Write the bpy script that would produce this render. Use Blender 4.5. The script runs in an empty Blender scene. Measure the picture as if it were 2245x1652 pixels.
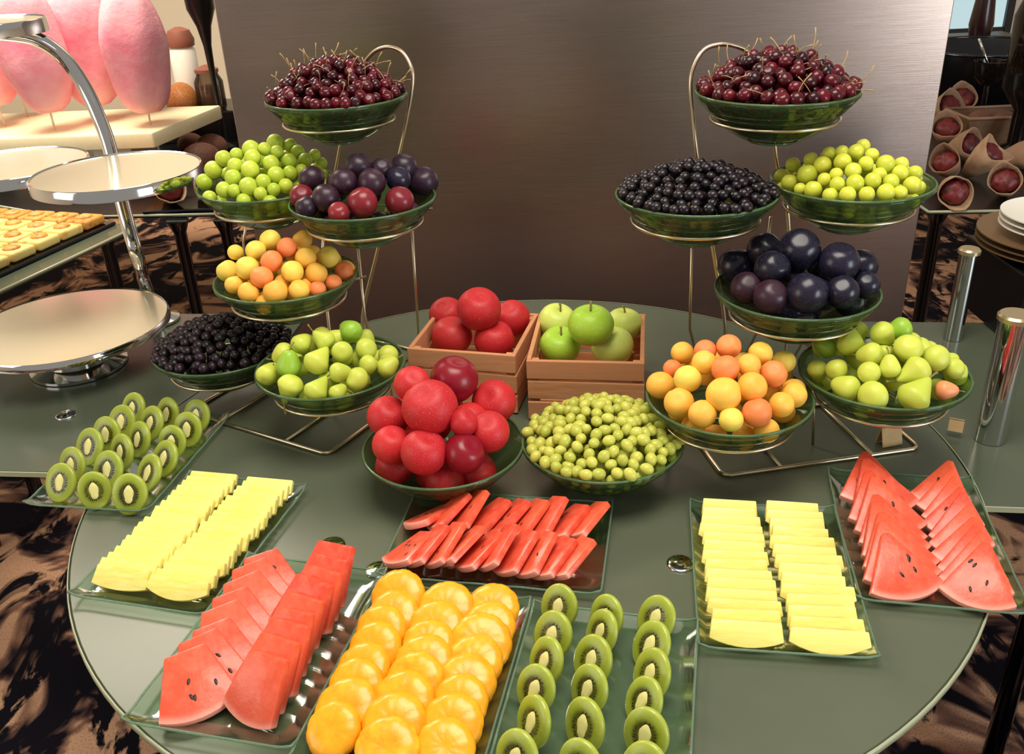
import bpy, bmesh, math, random
from mathutils import Vector, Matrix
random.seed(11)
PI = math.pi
sc = bpy.context.scene
col = sc.collection

# ------------------------------------------------------------------ camera
F = 2000.0                       # focal length in pixels of the 2245 px wide frame
TH, ROLL = 0.4715, 0.04563       # pitch down, roll
TZ = 0.75                        # round table top height
CAM = Vector((-0.016, -1.4544, TZ + 0.92))
FW = Vector((0, math.cos(TH), -math.sin(TH)))
RT = Vector((1, 0, 0))
DN = Vector((0, -math.sin(TH), -math.cos(TH)))
CR, SR = math.cos(ROLL), math.sin(ROLL)
cam_d = bpy.data.cameras.new('camera')
cam_d.sensor_fit = 'HORIZONTAL'
cam_d.sensor_width = 36.0
cam_d.lens = 36.0 * F / 2245.0
cam_d.clip_start = 0.02
cam = bpy.data.objects.new('camera', cam_d)
col.objects.link(cam)
ax = RT * CR + DN * SR
ay = RT * SR - DN * CR
az = -FW
cam.matrix_world = Matrix(((ax.x, ay.x, az.x, CAM.x), (ax.y, ay.y, az.y, CAM.y), (ax.z, ay.z, az.z, CAM.z), (0, 0, 0, 1)))
sc.camera = cam

def ray(x, y):
    u, v = (x - 1122.5) / F, (y - 826) / F
    u, v = CR * u - SR * v, SR * u + CR * v
    return FW + RT * u + DN * v
def pz(x, y, z):                 # point seen at pixel x, y that lies at height z
    d = ray(x, y)
    return CAM + d * ((z - CAM.z) / d.z)
def pd(x, y, dep):               # point seen at pixel x, y at depth dep
    return CAM + ray(x, y) * dep
def py_(x, y, Y):                # point seen at pixel x, y on the plane at world Y
    d = ray(x, y)
    return CAM + d * ((Y - CAM.y) / d.y)
def ppl(x, y, o, n):             # point seen at pixel x, y on the plane through o with normal n
    d = ray(x, y)
    return CAM + d * ((o - CAM).dot(n) / d.dot(n))
def depth(p):
    return (p - CAM).dot(FW)

# ------------------------------------------------------------------ world, lights, exposure
def lin(r, g, b):
    f = lambda c: c / 12.92 if c <= 0.04045 else ((c + 0.055) / 1.055) ** 2.4
    return (f(r / 255), f(g / 255), f(b / 255))
w = bpy.data.worlds.new('world')
sc.world = w
w.use_nodes = True
w.node_tree.nodes['Background'].inputs[0].default_value = (1.0, 0.93, 0.84, 1)
w.node_tree.nodes['Background'].inputs[1].default_value = 0.30
def area(name, loc, target, sx, sy, power, color):
    d = bpy.data.lights.new(name, 'AREA')
    d.shape = 'RECTANGLE'; d.size = sx; d.size_y = sy; d.energy = power; d.color = color
    o = bpy.data.objects.new(name, d); col.objects.link(o)
    o.location = loc
    o.rotation_euler = (Vector(target) - Vector(loc)).to_track_quat('-Z', 'Y').to_euler()
    return o
area('ceiling_panel_light_over_table', (0.2, -0.5, 3.1), (0.1, -0.1, 0), 1.6, 1.2, 55, (1.0, 0.92, 0.80))
area('ceiling_panel_light_rear', (-1.9, 2.2, 3.1), (-1.9, 2.2, 0), 1.4, 1.2, 95, (1.0, 0.88, 0.72))
area('window_daylight', (4.6, -3.7, 1.5), (0.6, 0.6, 0.9), 2.2, 2.4, 130, (0.84, 0.92, 1.0))
area('entrance_daylight', (-3.6, -1.6, 2.0), (0.0, 0.0, 0.8), 1.8, 1.8, 30, (1.0, 0.93, 0.82))
vs = sc.view_settings
vs.view_transform = 'Standard'; vs.look = 'None'; vs.gamma = 1.0; vs.use_curve_mapping = False
vs.exposure = 0.22

# ------------------------------------------------------------------ materials
def nt_new(name):
    m = bpy.data.materials.new(name); m.use_nodes = True
    nt = m.node_tree
    for n in list(nt.nodes):
        nt.nodes.remove(n)
    out = nt.nodes.new('ShaderNodeOutputMaterial')
    return m, nt, out
def ramp(nt, stops, fac=None, interp='LINEAR'):
    n = nt.nodes.new('ShaderNodeValToRGB')
    n.color_ramp.interpolation = interp
    els = n.color_ramp.elements
    while len(els) < len(stops):
        els.new(0.5)
    for e, (p, c) in zip(els, stops):
        e.position = p; e.color = (*c, 1)
    if fac is not None:
        nt.links.new(fac, n.inputs[0])
    return n
def bsdf(nt, out, base=None, rough=0.5, metal=0.0, spec=0.5, coat=0.0):
    b = nt.nodes.new('ShaderNodeBsdfPrincipled')
    b.inputs['Roughness'].default_value = rough
    b.inputs['Metallic'].default_value = metal
    b.inputs['Specular IOR Level'].default_value = spec
    b.inputs['Coat Weight'].default_value = coat
    if base is not None:
        b.inputs['Base Color'].default_value = (*base, 1)
    nt.links.new(b.outputs[0], out.inputs[0])
    return b
def noise(nt, scale, detail=3, rough=0.55, coord='Object', vec=None, dist=0.0):
    n = nt.nodes.new('ShaderNodeTexNoise')
    n.inputs['Scale'].default_value = scale
    n.inputs['Detail'].default_value = detail
    n.inputs['Roughness'].default_value = rough
    n.inputs['Distortion'].default_value = dist
    if vec is None:
        t = nt.nodes.new('ShaderNodeTexCoord')
        vec = t.outputs[coord]
    nt.links.new(vec, n.inputs['Vector'])
    return n
def mapping(nt, scale=(1, 1, 1), rot=(0, 0, 0), coord='Object'):
    t = nt.nodes.new('ShaderNodeTexCoord')
    m = nt.nodes.new('ShaderNodeMapping')
    m.inputs['Scale'].default_value = scale
    m.inputs['Rotation'].default_value = rot
    nt.links.new(t.outputs[coord], m.inputs[0])
    return m.outputs[0]
def bump(nt, b, height, strength=0.2, dist=0.01):
    n = nt.nodes.new('ShaderNodeBump')
    n.inputs['Strength'].default_value = strength
    n.inputs['Distance'].default_value = dist
    nt.links.new(height, n.inputs['Height'])
    nt.links.new(n.outputs[0], b.inputs['Normal'])
def mix_rgb(nt, a, b, fac, mode='MIX'):
    n = nt.nodes.new('ShaderNodeMix'); n.data_type = 'RGBA'; n.blend_type = mode
    if isinstance(fac, (int, float)):
        n.inputs[0].default_value = fac
    else:
        nt.links.new(fac, n.inputs[0])
    for s, i in ((a, 6), (b, 7)):
        if isinstance(s, tuple):
            n.inputs[i].default_value = (*s, 1)
        else:
            nt.links.new(s, n.inputs[i])
    return n.outputs[2]
def plain(name, rgb, rough=0.5, metal=0.0, spec=0.5, var=0.0, scale=30, coat=0.0):
    m, nt, out = nt_new(name)
    b = bsdf(nt, out, lin(*rgb), rough, metal, spec, coat)
    if var:
        n = noise(nt, scale)
        c = lin(*rgb)
        r = ramp(nt, [(0.3, tuple(x * (1 - var) for x in c)), (0.7, tuple(min(1, x * (1 + var)) for x in c))], n.outputs[0])
        nt.links.new(r.outputs[0], b.inputs['Base Color'])
    return m
def fruit(name, c1, c2, patch=None, rough=0.4, pscale=25, plo=0.52, phi=0.68, spec=0.4, bumpy=0.0, sss=0.0):
    """skin colour varies from fruit to fruit between c1 and c2, with blotches of patch"""
    m, nt, out = nt_new(name)
    b = bsdf(nt, out, None, rough, 0, spec)
    oi = nt.nodes.new('ShaderNodeObjectInfo')
    basec = mix_rgb(nt, lin(*c1), lin(*c2), oi.outputs['Random'])
    if patch:
        t = nt.nodes.new('ShaderNodeTexCoord')
        va = nt.nodes.new('ShaderNodeVectorMath'); va.operation = 'ADD'
        cm = nt.nodes.new('ShaderNodeCombineXYZ')
        mm = nt.nodes.new('ShaderNodeMath'); mm.operation = 'MULTIPLY'; mm.inputs[1].default_value = 37.0
        nt.links.new(oi.outputs['Random'], mm.inputs[0])
        nt.links.new(mm.outputs[0], cm.inputs[0]); nt.links.new(mm.outputs[0], cm.inputs[2])
        nt.links.new(t.outputs['Object'], va.inputs[0]); nt.links.new(cm.outputs[0], va.inputs[1])
        n = noise(nt, pscale, 2, 0.5, vec=va.outputs[0])
        r = ramp(nt, [(plo, (0, 0, 0)), (phi, (1, 1, 1))], n.outputs[0])
        basec = mix_rgb(nt, basec, lin(*patch), r.outputs[0])
    nt.links.new(basec, b.inputs['Base Color'])
    if bumpy:
        n2 = noise(nt, 160, 3)
        bump(nt, b, n2.outputs[0], bumpy, 0.002)
    if sss:
        b.inputs['Subsurface Weight'].default_value = sss
        b.inputs['Subsurface Scale'].default_value = 0.006
    return m
def glass(name, tint, body, body_w=0.15, rough=0.04, ior=1.45, refl=1.0):
    """tinted glass wall: lets light through, mirrors at grazing angles, a little milky body colour"""
    m, nt, out = nt_new(name)
    tr = nt.nodes.new('ShaderNodeBsdfTransparent'); tr.inputs[0].default_value = (*lin(*tint), 1)
    df = nt.nodes.new('ShaderNodeBsdfDiffuse'); df.inputs[0].default_value = (*lin(*body), 1)
    gl = nt.nodes.new('ShaderNodeBsdfGlossy'); gl.inputs['Roughness'].default_value = rough
    fr = nt.nodes.new('ShaderNodeFresnel'); fr.inputs[0].default_value = ior
    m1 = nt.nodes.new('ShaderNodeMixShader'); m1.inputs[0].default_value = body_w
    nt.links.new(tr.outputs[0], m1.inputs[1]); nt.links.new(df.outputs[0], m1.inputs[2])
    m2 = nt.nodes.new('ShaderNodeMixShader')
    fm = nt.nodes.new('ShaderNodeMath'); fm.operation = 'MULTIPLY'; fm.inputs[1].default_value = refl
    nt.links.new(fr.outputs[0], fm.inputs[0])
    nt.links.new(fm.outputs[0], m2.inputs[0]); nt.links.new(m1.outputs[0], m2.inputs[1]); nt.links.new(gl.outputs[0], m2.inputs[2])
    nt.links.new(m2.outputs[0], out.inputs[0])
    return m

M = {}
def table_glass():
    m, nt, out = nt_new('green_grey_table_glass')
    b = bsdf(nt, out, lin(92, 100, 82), 0.30, 0, 0.35)
    n = noise(nt, 3.0, 4)
    r = ramp(nt, [(0.3, lin(84, 91, 74)), (0.7, lin(94, 100, 82))], n.outputs[0])
    nt.links.new(r.outputs[0], b.inputs['Base Color'])
    n2 = noise(nt, 55, 2)
    bump(nt, b, n2.outputs[0], 0.02, 0.002)
    return m
M['table'] = table_glass()
M['sidetable'] = plain('dark_green_table_glass', (80, 88, 72), 0.2, 0, 0.4, 0.05, 3)
M['glassedge'] = plain('pale_glass_edge', (165, 170, 140), 0.25, 0, 0.5)
M['bowl'] = glass('green_bowl_glass', (226, 238, 214), (92, 128, 78), 0.15, 0.06, 1.4, 0.8)
M['bowlrim'] = glass('green_bowl_rim_glass', (180, 212, 168), (110, 142, 96), 0.4)
M['plate'] = glass('pale_green_plate_glass', (236, 246, 236), (120, 150, 120), 0.05, 0.08, 1.3, 0.5)
M['plateedge'] = glass('plate_edge_glass', (205, 222, 205), (150, 180, 155), 0.35, 0.1, 1.4, 0.7)
M['wire'] = plain('warm_steel_wire', (215, 200, 170), 0.28, 1.0)
M['chrome'] = plain('chrome', (215, 215, 215), 0.08, 1.0)
M['darkchrome'] = plain('dark_chrome', (70, 72, 80), 0.12, 1.0)
M['black'] = plain('black_lacquer', (14, 13, 16), 0.3)
M['stem'] = plain('green_brown_stem', (130, 120, 60), 0.6)
M['cherrystem'] = plain('pale_cherry_stem', (165, 135, 85), 0.6)
M['cherry'] = fruit('dark_red_cherry_skin', (32, 4, 12), (92, 9, 25), (126, 18, 36), 0.24, 40, 0.62, 0.78, 0.45)
M['darkgrape'] = fruit('black_grape_skin', (16, 10, 16), (34, 18, 28), (66, 48, 64), 0.38, 120, 0.6, 0.85)
M['blackgrape'] = fruit('black_currant_skin', (12, 8, 14), (26, 14, 22), (52, 42, 54), 0.32, 120, 0.62, 0.85)
M['greengrape'] = fruit('green_grape_skin', (200, 200, 88), (176, 182, 70), (214, 208, 128), 0.3, 90, 0.55, 0.8, sss=0.15)
M['greenplum'] = fruit('green_plum_skin', (196, 212, 66), (168, 196, 48), (216, 216, 110), 0.32, 40, 0.5, 0.8, sss=0.1)
M['greenplum2'] = fruit('yellow_green_plum_skin', (214, 216, 66), (190, 200, 50), (226, 222, 120), 0.32, 40, 0.5, 0.8, sss=0.1)
M['pear'] = fruit('green_pear_skin', (204, 212, 80), (186, 202, 68), (216, 214, 118), 0.42, 35, 0.5, 0.8, bumpy=0.05)
M['pear_green'] = fruit('bright_green_pear_skin', (140, 182, 52), (150, 190, 60), (170, 200, 80), 0.35, 35, 0.5, 0.8)
M['pear_pink'] = fruit('pink_blushed_pear_skin', (228, 160, 104), (228, 160, 104), (240, 130, 90), 0.4, 30, 0.4, 0.7)
M['apricot'] = fruit('yellow_apricot_skin', (243, 196, 78), (240, 178, 70), (238, 150, 74), 0.5, 28, 0.55, 0.78, bumpy=0.06)
M['apricot_pale'] = fruit('pale_yellow_apricot_skin', (240, 212, 92), (236, 206, 84), (236, 180, 80), 0.5, 28, 0.6, 0.85, bumpy=0.06)
M['apricot_orange'] = fruit('orange_blushed_apricot_skin', (236, 140, 74), (234, 124, 72), (242, 176, 80), 0.5, 28, 0.58, 0.8, bumpy=0.06)
M['plum_red'] = fruit('dark_red_plum_skin', (120, 32, 42), (140, 40, 46), (50, 22, 36), 0.28, 24, 0.5, 0.72)
M['plum_dark'] = fruit('dusky_purple_plum_skin', (36, 20, 34), (52, 24, 38), (96, 84, 104), 0.36, 26, 0.55, 0.85)
M['plum_blue'] = fruit('blue_black_plum_skin', (22, 20, 34), (32, 27, 46), (78, 84, 108), 0.26, 26, 0.58, 0.85)
M['nectarine'] = fruit('red_nectarine_skin', (198, 40, 44), (178, 30, 40), (228, 120, 80), 0.5, 18, 0.62, 0.8)
M['nectarine_dark'] = fruit('crimson_nectarine_skin', (128, 16, 34), (142, 20, 36), (90, 12, 30), 0.3, 20, 0.55, 0.8)
M['redapple'] = fruit('red_apple_skin', (190, 44, 44), (172, 34, 40), (226, 110, 80), 0.48, 22, 0.62, 0.8)
M['greenapple'] = fruit('green_apple_skin', (166, 206, 60), (158, 200, 54), (200, 216, 96), 0.4, 20, 0.5, 0.8)
M['paleapple'] = fruit('pale_green_apple_skin', (206, 220, 108), (200, 216, 98), (222, 226, 140), 0.42, 20, 0.5, 0.8)
def wood():
    m, nt, out = nt_new('honey_crate_wood')
    b = bsdf(nt, out, None, 0.6, 0, 0.3)
    v = mapping(nt, (6, 60, 60))
    n = noise(nt, 2.2, 5, 0.6, vec=v, dist=0.6)
    oi = nt.nodes.new('ShaderNodeObjectInfo')
    r = ramp(nt, [(0.25, lin(184, 122, 78)), (0.5, lin(214, 152, 104)), (0.8, lin(226, 172, 126))], n.outputs[0])
    c = mix_rgb(nt, r.outputs[0], lin(200, 138, 98), oi.outputs['Random'])
    nt.links.new(c, b.inputs['Base Color'])
    bump(nt, b, n.outputs[0], 0.2, 0.002)
    return m
M['wood'] = wood()
def melon():
    m, nt, out = nt_new('watermelon_flesh')
    b = bsdf(nt, out, None, 0.32, 0, 0.5)
    n = noise(nt, 60, 4)
    oi = nt.nodes.new('ShaderNodeObjectInfo')
    c1 = mix_rgb(nt, lin(230, 92, 58), lin(220, 74, 52), oi.outputs['Random'])
    c2 = mix_rgb(nt, c1, lin(238, 112, 84), ramp(nt, [(0.42, (0, 0, 0)), (0.75, (0.8, 0.8, 0.8))], n.outputs[0]).outputs[0])
    # paler flesh towards the rind: the wedge's own centre sits at the local point (0, .055)
    t = nt.nodes.new('ShaderNodeTexCoord')
    dv = nt.nodes.new('ShaderNodeVectorMath'); dv.operation = 'DISTANCE'
    dv.inputs[1].default_value = (0, 0.055, 0)
    nt.links.new(t.outputs['Object'], dv.inputs[0])
    r = ramp(nt, [(0.104, (0, 0, 0)), (0.113, (1, 1, 1))], dv.outputs['Value'])
    c3 = mix_rgb(nt, c2, lin(246, 160, 142), r.outputs[0])
    nt.links.new(c3, b.inputs['Base Color'])
    bump(nt, b, n.outputs[0], 0.25, 0.003)
    b.inputs['Subsurface Weight'].default_value = 0.1
    b.inputs['Subsurface Scale'].default_value = 0.006
    return m
M['melon'] = melon()
M['seed'] = plain('black_seed', (34, 18, 18), 0.35)
def pine():
    m, nt, out = nt_new('pineapple_flesh')
    b = bsdf(nt, out, None, 0.38, 0, 0.45)
    v = mapping(nt, (30, 160, 60))
    n = noise(nt, 1.2, 4, vec=v)
    oi = nt.nodes.new('ShaderNodeObjectInfo')
    r = ramp(nt, [(0.3, lin(232, 212, 84)), (0.7, lin(244, 234, 140))], n.outputs[0])
    c = mix_rgb(nt, r.outputs[0], lin(244, 232, 130), oi.outputs['Random'])
    nt.links.new(c, b.inputs['Base Color'])
    bump(nt, b, n.outputs[0], 0.3, 0.002)
    return m
M['pine'] = pine()
def orange():
    m, nt, out = nt_new('peeled_orange_flesh')
    b = bsdf(nt, out, None, 0.3, 0, 0.5)
    n = noise(nt, 70, 3)
    oi = nt.nodes.new('ShaderNodeObjectInfo')
    r = ramp(nt, [(0.3, lin(240, 150, 14)), (0.7, lin(248, 184, 38))], n.outputs[0])
    c = mix_rgb(nt, r.outputs[0], lin(246, 170, 24), oi.outputs['Random'])
    nt.links.new(c, b.inputs['Base Color'])
    bump(nt, b, n.outputs[0], 0.3, 0.002)
    b.inputs['Subsurface Weight'].default_value = 0.15
    b.inputs['Subsurface Scale'].default_value = 0.008
    return m
M['orange'] = orange()
M['orangepith'] = plain('pale_orange_core', (253, 224, 130), 0.4)
def kiwi():
    m, nt, out = nt_new('kiwi_flesh')
    b = bsdf(nt, out, None, 0.3, 0, 0.5)
    t = nt.nodes.new('ShaderNodeTexCoord')
    mp = nt.nodes.new('ShaderNodeMapping'); mp.inputs['Scale'].default_value = (1 / 0.027, 1 / 0.032, 0)
    nt.links.new(t.outputs['Object'], mp.inputs[0])
    ln = nt.nodes.new('ShaderNodeVectorMath'); ln.operation = 'LENGTH'
    nt.links.new(mp.outputs[0], ln.inputs[0])
    n = noise(nt, 90, 3)
    ad = nt.nodes.new('ShaderNodeMath'); ad.operation = 'MULTIPLY_ADD'; ad.inputs[1].default_value = 0.16
    sb = nt.nodes.new('ShaderNodeMath'); sb.operation = 'SUBTRACT'; sb.inputs[1].default_value = 0.08
    nt.links.new(n.outputs[0], ad.inputs[0]); nt.links.new(ln.outputs['Value'], sb.inputs[0]); nt.links.new(sb.outputs[0], ad.inputs[2])
    oi = nt.nodes.new('ShaderNodeObjectInfo')
    r = ramp(nt, [(0.24, lin(150, 150, 62)), (0.32, lin(46, 44, 8)), (0.48, lin(62, 64, 12)), (0.66, lin(138, 154, 44)), (0.95, lin(166, 180, 70))], ad.outputs[0])
    c = mix_rgb(nt, r.outputs[0], lin(150, 156, 40), mix_rgb(nt, (0, 0, 0), (0.3, 0.3, 0.3), oi.outputs['Random']))
    nt.links.new(c, b.inputs['Base Color'])
    bump(nt, b, n.outputs[0], 0.25, 0.002)
    return m
M['kiwi'] = kiwi()
M['kiwicore'] = plain('pale_kiwi_core', (226, 220, 140), 0.4, 0, 0.4, 0.08, 80)
def carpet():
    m, nt, out = nt_new('brown_black_leaf_carpet')
    b = bsdf(nt, out, None, 0.95, 0, 0.1)
    v = mapping(nt, (1.0, 1.0, 1.0), (0, 0, 0.6))
    n1 = noise(nt, 2.4, 3, 0.6, vec=v, dist=1.6)
    v2 = mapping(nt, (2.2, 1.0, 1.0), (0, 0, -0.5))
    n2 = noise(nt, 2.6, 4, 0.6, vec=v2, dist=1.4)
    r1 = ramp(nt, [(0.0, lin(16, 14, 22)), (0.45, lin(22, 18, 28)), (0.475, lin(80, 58, 54)), (0.525, lin(150, 110, 90)), (0.56, lin(214, 166, 132))], n1.outputs[0])
    r2 = ramp(nt, [(0.53, (0, 0, 0)), (0.58, (1, 1, 1))], n2.outputs[0])
    c = mix_rgb(nt, r1.outputs[0], lin(20, 17, 26), r2.outputs[0])
    n3 = noise(nt, 220, 2)
    c = mix_rgb(nt, c, lin(10, 8, 12), ramp(nt, [(0.5, (0, 0, 0)), (0.8, (0.6, 0.6, 0.6))], n3.outputs[0]).outputs[0])
    nt.links.new(c, b.inputs['Base Color'])
    bump(nt, b, n3.outputs[0], 0.4, 0.004)
    return m
M['carpet'] = carpet()
def panelmat():
    m, nt, out = nt_new('brushed_grey_panel')
    b = bsdf(nt, out, lin(150, 142, 138), 0.27, 0.95, 0.5)
    v = mapping(nt, (3, 60, 220))
    n = noise(nt, 2.0, 4, 0.6, vec=v)
    r = ramp(nt, [(0.3, lin(146, 130, 120)), (0.7, lin(160, 144, 134))], n.outputs[0])
    nt.links.new(r.outputs[0], b.inputs['Base Color'])
    bump(nt, b, n.outputs[0], 0.06, 0.002)
    return m
M['panel'] = panelmat()
M['cream'] = plain('cream_paint', (236, 222, 196), 0.8)
M['cup'] = plain('white_ceramic', (240, 236, 224), 0.25)
M['foam'] = plain('cream_foam', (246, 232, 190), 0.8, 0, 0.2, 0.03, 60)
M['bread'] = fruit('brown_bread_crust', (186, 116, 52), (160, 92, 44), (214, 160, 92), 0.6, 18, 0.5, 0.75)
M['darkbread'] = fruit('dark_rye_crust', (92, 56, 42), (120, 74, 56), (150, 104, 84), 0.65, 18, 0.5, 0.75)
M['pastry'] = fruit('yellow_pastry', (244, 222, 142), (236, 208, 120), (214, 150, 70), 0.5, 30, 0.58, 0.75)
M['pastry_brown'] = fruit('toasted_pastry', (224, 168, 84), (214, 150, 70), (180, 108, 44), 0.5, 60, 0.5, 0.7)
M['wrap'] = fruit('flatbread_wrap', (172, 140, 108), (146, 112, 88), (150, 106, 80), 0.7, 24, 0.5, 0.75)
M['filling'] = fruit('dark_red_filling', (92, 22, 26), (120, 40, 38), (44, 16, 18), 0.45, 50, 0.5, 0.7)
M['jar'] = glass('clear_jar_glass', (225, 220, 210), (150, 130, 110), 0.08)
M['smoke'] = glass('smoked_jar_glass', (110, 95, 85), (40, 32, 30), 0.25)
M['amber'] = plain('amber_jar_fill', (196, 120, 62), 0.35)
M['mauve'] = plain('brown_lid', (140, 84, 66), 0.5)
M['mirror'] = plain('cream_mirror_glaze', (236, 222, 190), 0.14, 0.3, 0.6)
M['goldrim'] = plain('bronze_charger', (150, 118, 82), 0.3, 0.6)
M['stick'] = plain('pale_wood_stick', (232, 214, 190), 0.6)
def candy():
    m, nt, out = nt_new('pink_candy_floss')
    b = bsdf(nt, out, None, 0.85, 0, 0.15)
    n = noise(nt, 5, 3)
    r = ramp(nt, [(0.3, lin(238, 136, 158)), (0.5, lin(244, 168, 180)), (0.8, lin(250, 206, 200))], n.outputs[0])
    nt.links.new(r.outputs[0], b.inputs['Base Color'])
    n2 = noise(nt, 40, 5)
    bump(nt, b, n2.outputs[0], 0.35, 0.01)
    b.inputs['Subsurface Weight'].default_value = 0.1
    b.inputs['Subsurface Scale'].default_value = 0.03
    return m
M['candy'] = candy()
def emis(name, rgb, s):
    m, nt, out = nt_new(name)
    e = nt.nodes.new('ShaderNodeEmission'); e.inputs[0].default_value = (*lin(*rgb), 1); e.inputs[1].default_value = s
    nt.links.new(e.outputs[0], out.inputs[0])
    return m
M['daylight'] = emis('daylit_pane', (205, 232, 236), 0.75)

# ------------------------------------------------------------------ mesh helpers
class MB:
    def __init__(self):
        self.v = []; self.f = []
    def add(self, vs_, fs_):
        o = len(self.v)
        self.v += [Vector(p) for p in vs_]
        self.f += [tuple(i + o for i in f) for f in fs_]
        return self
    def box(self, c, s, R=None):
        R = R or Matrix.Identity(3)
        c = Vector(c)
        vs_ = [c + R @ Vector((s[0] / 2 * i, s[1] / 2 * j, s[2] / 2 * k)) for i in (-1, 1) for j in (-1, 1) for k in (-1, 1)]
        return self.add(vs_, [(0, 1, 3, 2), (4, 6, 7, 5), (0, 4, 5, 1), (2, 3, 7, 6), (0, 2, 6, 4), (1, 5, 7, 3)])
    def lathe(self, prof, seg=24, c=(0, 0, 0), close=False):
        vs_, fs_ = [], []
        c = Vector(c)
        rows = []
        for r, z in prof:
            if r < 1e-6:
                rows.append([len(vs_)]); vs_.append(c + Vector((0, 0, z)))
            else:
                rows.append(list(range(len(vs_), len(vs_) + seg)))
                vs_ += [c + Vector((r * math.cos(2 * PI * k / seg), r * math.sin(2 * PI * k / seg), z)) for k in range(seg)]
        pairs = list(zip(rows[:-1], rows[1:]))
        if close:
            pairs.append((rows[-1], rows[0]))
        for a, b in pairs:
            for k in range(seg):
                k2 = (k + 1) % seg
                if len(a) == 1 and len(b) == 1:
                    continue
                if len(a) == 1:
                    fs_.append((a[0], b[k2], b[k]))
                elif len(b) == 1:
                    fs_.append((a[k], a[k2], b[0]))
                else:
                    fs_.append((a[k], a[k2], b[k2], b[k]))
        return self.add(vs_, fs_)
    def tube(self, pts, r, seg=8, closed=False):
        pts = [Vector(p) for p in pts]
        n = len(pts)
        rs = r if isinstance(r, (list, tuple)) else [r] * n
        vs_, fs_ = [], []
        ref = None
        for i, p in enumerate(pts):
            if closed:
                t = (pts[(i + 1) % n] - pts[i - 1]).normalized()
            else:
                t = (pts[min(i + 1, n - 1)] - pts[max(i - 1, 0)]).normalized()
            if ref is None:
                ref = t.orthogonal().normalized()
            ref = (ref - t * ref.dot(t)).normalized()
            bi = t.cross(ref)
            vs_ += [p + (ref * math.cos(2 * PI * k / seg) + bi * math.sin(2 * PI * k / seg)) * rs[i] for k in range(seg)]
        for i in range(n if closed else n - 1):
            j = (i + 1) % n
            for k in range(seg):
                k2 = (k + 1) % seg
                fs_.append((i * seg + k, i * seg + k2, j * seg + k2, j * seg + k))
        if not closed:
            fs_.append(tuple(reversed(range(seg))))
            fs_.append(tuple((n - 1) * seg + k for k in range(seg)))
        return self.add(vs_, fs_)
    def ring(self, c, R, r, seg=40, tseg=8):
        c = Vector(c)
        return self.tube([c + Vector((R * math.cos(2 * PI * k / seg), R * math.sin(2 * PI * k / seg), 0)) for k in range(seg)], r, tseg, True)
    def prism(self, poly, z0, z1):
        n = len(poly)
        vs_ = [Vector((x, y, z0)) for x, y in poly] + [Vector((x, y, z1)) for x, y in poly]
        fs_ = [tuple(reversed(range(n))), tuple(range(n, 2 * n))] + [(i, (i + 1) % n, n + (i + 1) % n, n + i) for i in range(n)]
        return self.add(vs_, fs_)
    def data(self, name, mat, smooth=False, bevel=0.0, bseg=2):
        me = bpy.data.meshes.new(name)
        me.from_pydata([tuple(p) for p in self.v], [], self.f)
        bm = bmesh.new(); bm.from_mesh(me)
        if bevel:
            sharp = [e for e in bm.edges if len(e.link_faces) == 2 and e.calc_face_angle(0) > 0.6]
            bmesh.ops.bevel(bm, geom=sharp, offset=bevel, segments=bseg, affect='EDGES', profile=0.5, clamp_overlap=True)
        bmesh.ops.recalc_face_normals(bm, faces=bm.faces)
        bm.to_mesh(me); bm.free()
        me.materials.append(M[mat] if isinstance(mat, str) else mat)
        if smooth:
            me.polygons.foreach_set('use_smooth', [True] * len(me.polygons))
            if smooth == 'auto':
                me.set_sharp_from_angle(angle=0.7)
        return me

def obj(name, data=None, parent=None, loc=(0, 0, 0), rot=None):
    o = bpy.data.objects.new(name, data)
    col.objects.link(o)
    if parent is not None:
        o.parent = parent
    if isinstance(rot, Matrix):
        o.matrix_basis = Matrix.Translation(Vector(loc)) @ rot.to_4x4()
    else:
        o.location = loc
        if rot is not None:
            o.rotation_euler = rot
    return o
def thing(name, label, cat, data=None, loc=(0, 0, 0), rot=None, group=None, kind=None):
    o = obj(name, data, None, loc, rot)
    o['label'] = label; o['category'] = cat
    if group: o['group'] = group
    if kind: o['kind'] = kind
    return o
def struct(name, data, loc=(0, 0, 0), rot=None, label=None):
    o = obj(name, data, None, loc, rot)
    o['kind'] = 'structure'
    if label:
        o['label'] = label
    return o
def basis(x, y, z):
    return Matrix((x, y, z)).transposed()
def yaw(a):
    return Matrix.Rotation(a, 3, 'Z')
def rrot():
    return (random.uniform(0, 2 * PI), random.uniform(0, 2 * PI), random.uniform(0, 2 * PI))
ORD = ['first', 'second', 'third', 'fourth', 'fifth', 'sixth', 'seventh', 'eighth', 'ninth', 'tenth', 'eleventh', 'twelfth', 'thirteenth', 'fourteenth',
       'fifteenth', 'sixteenth', 'seventeenth', 'eighteenth', 'nineteenth', 'twentieth', 'twenty-first', 'twenty-second', 'twenty-third']

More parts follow.
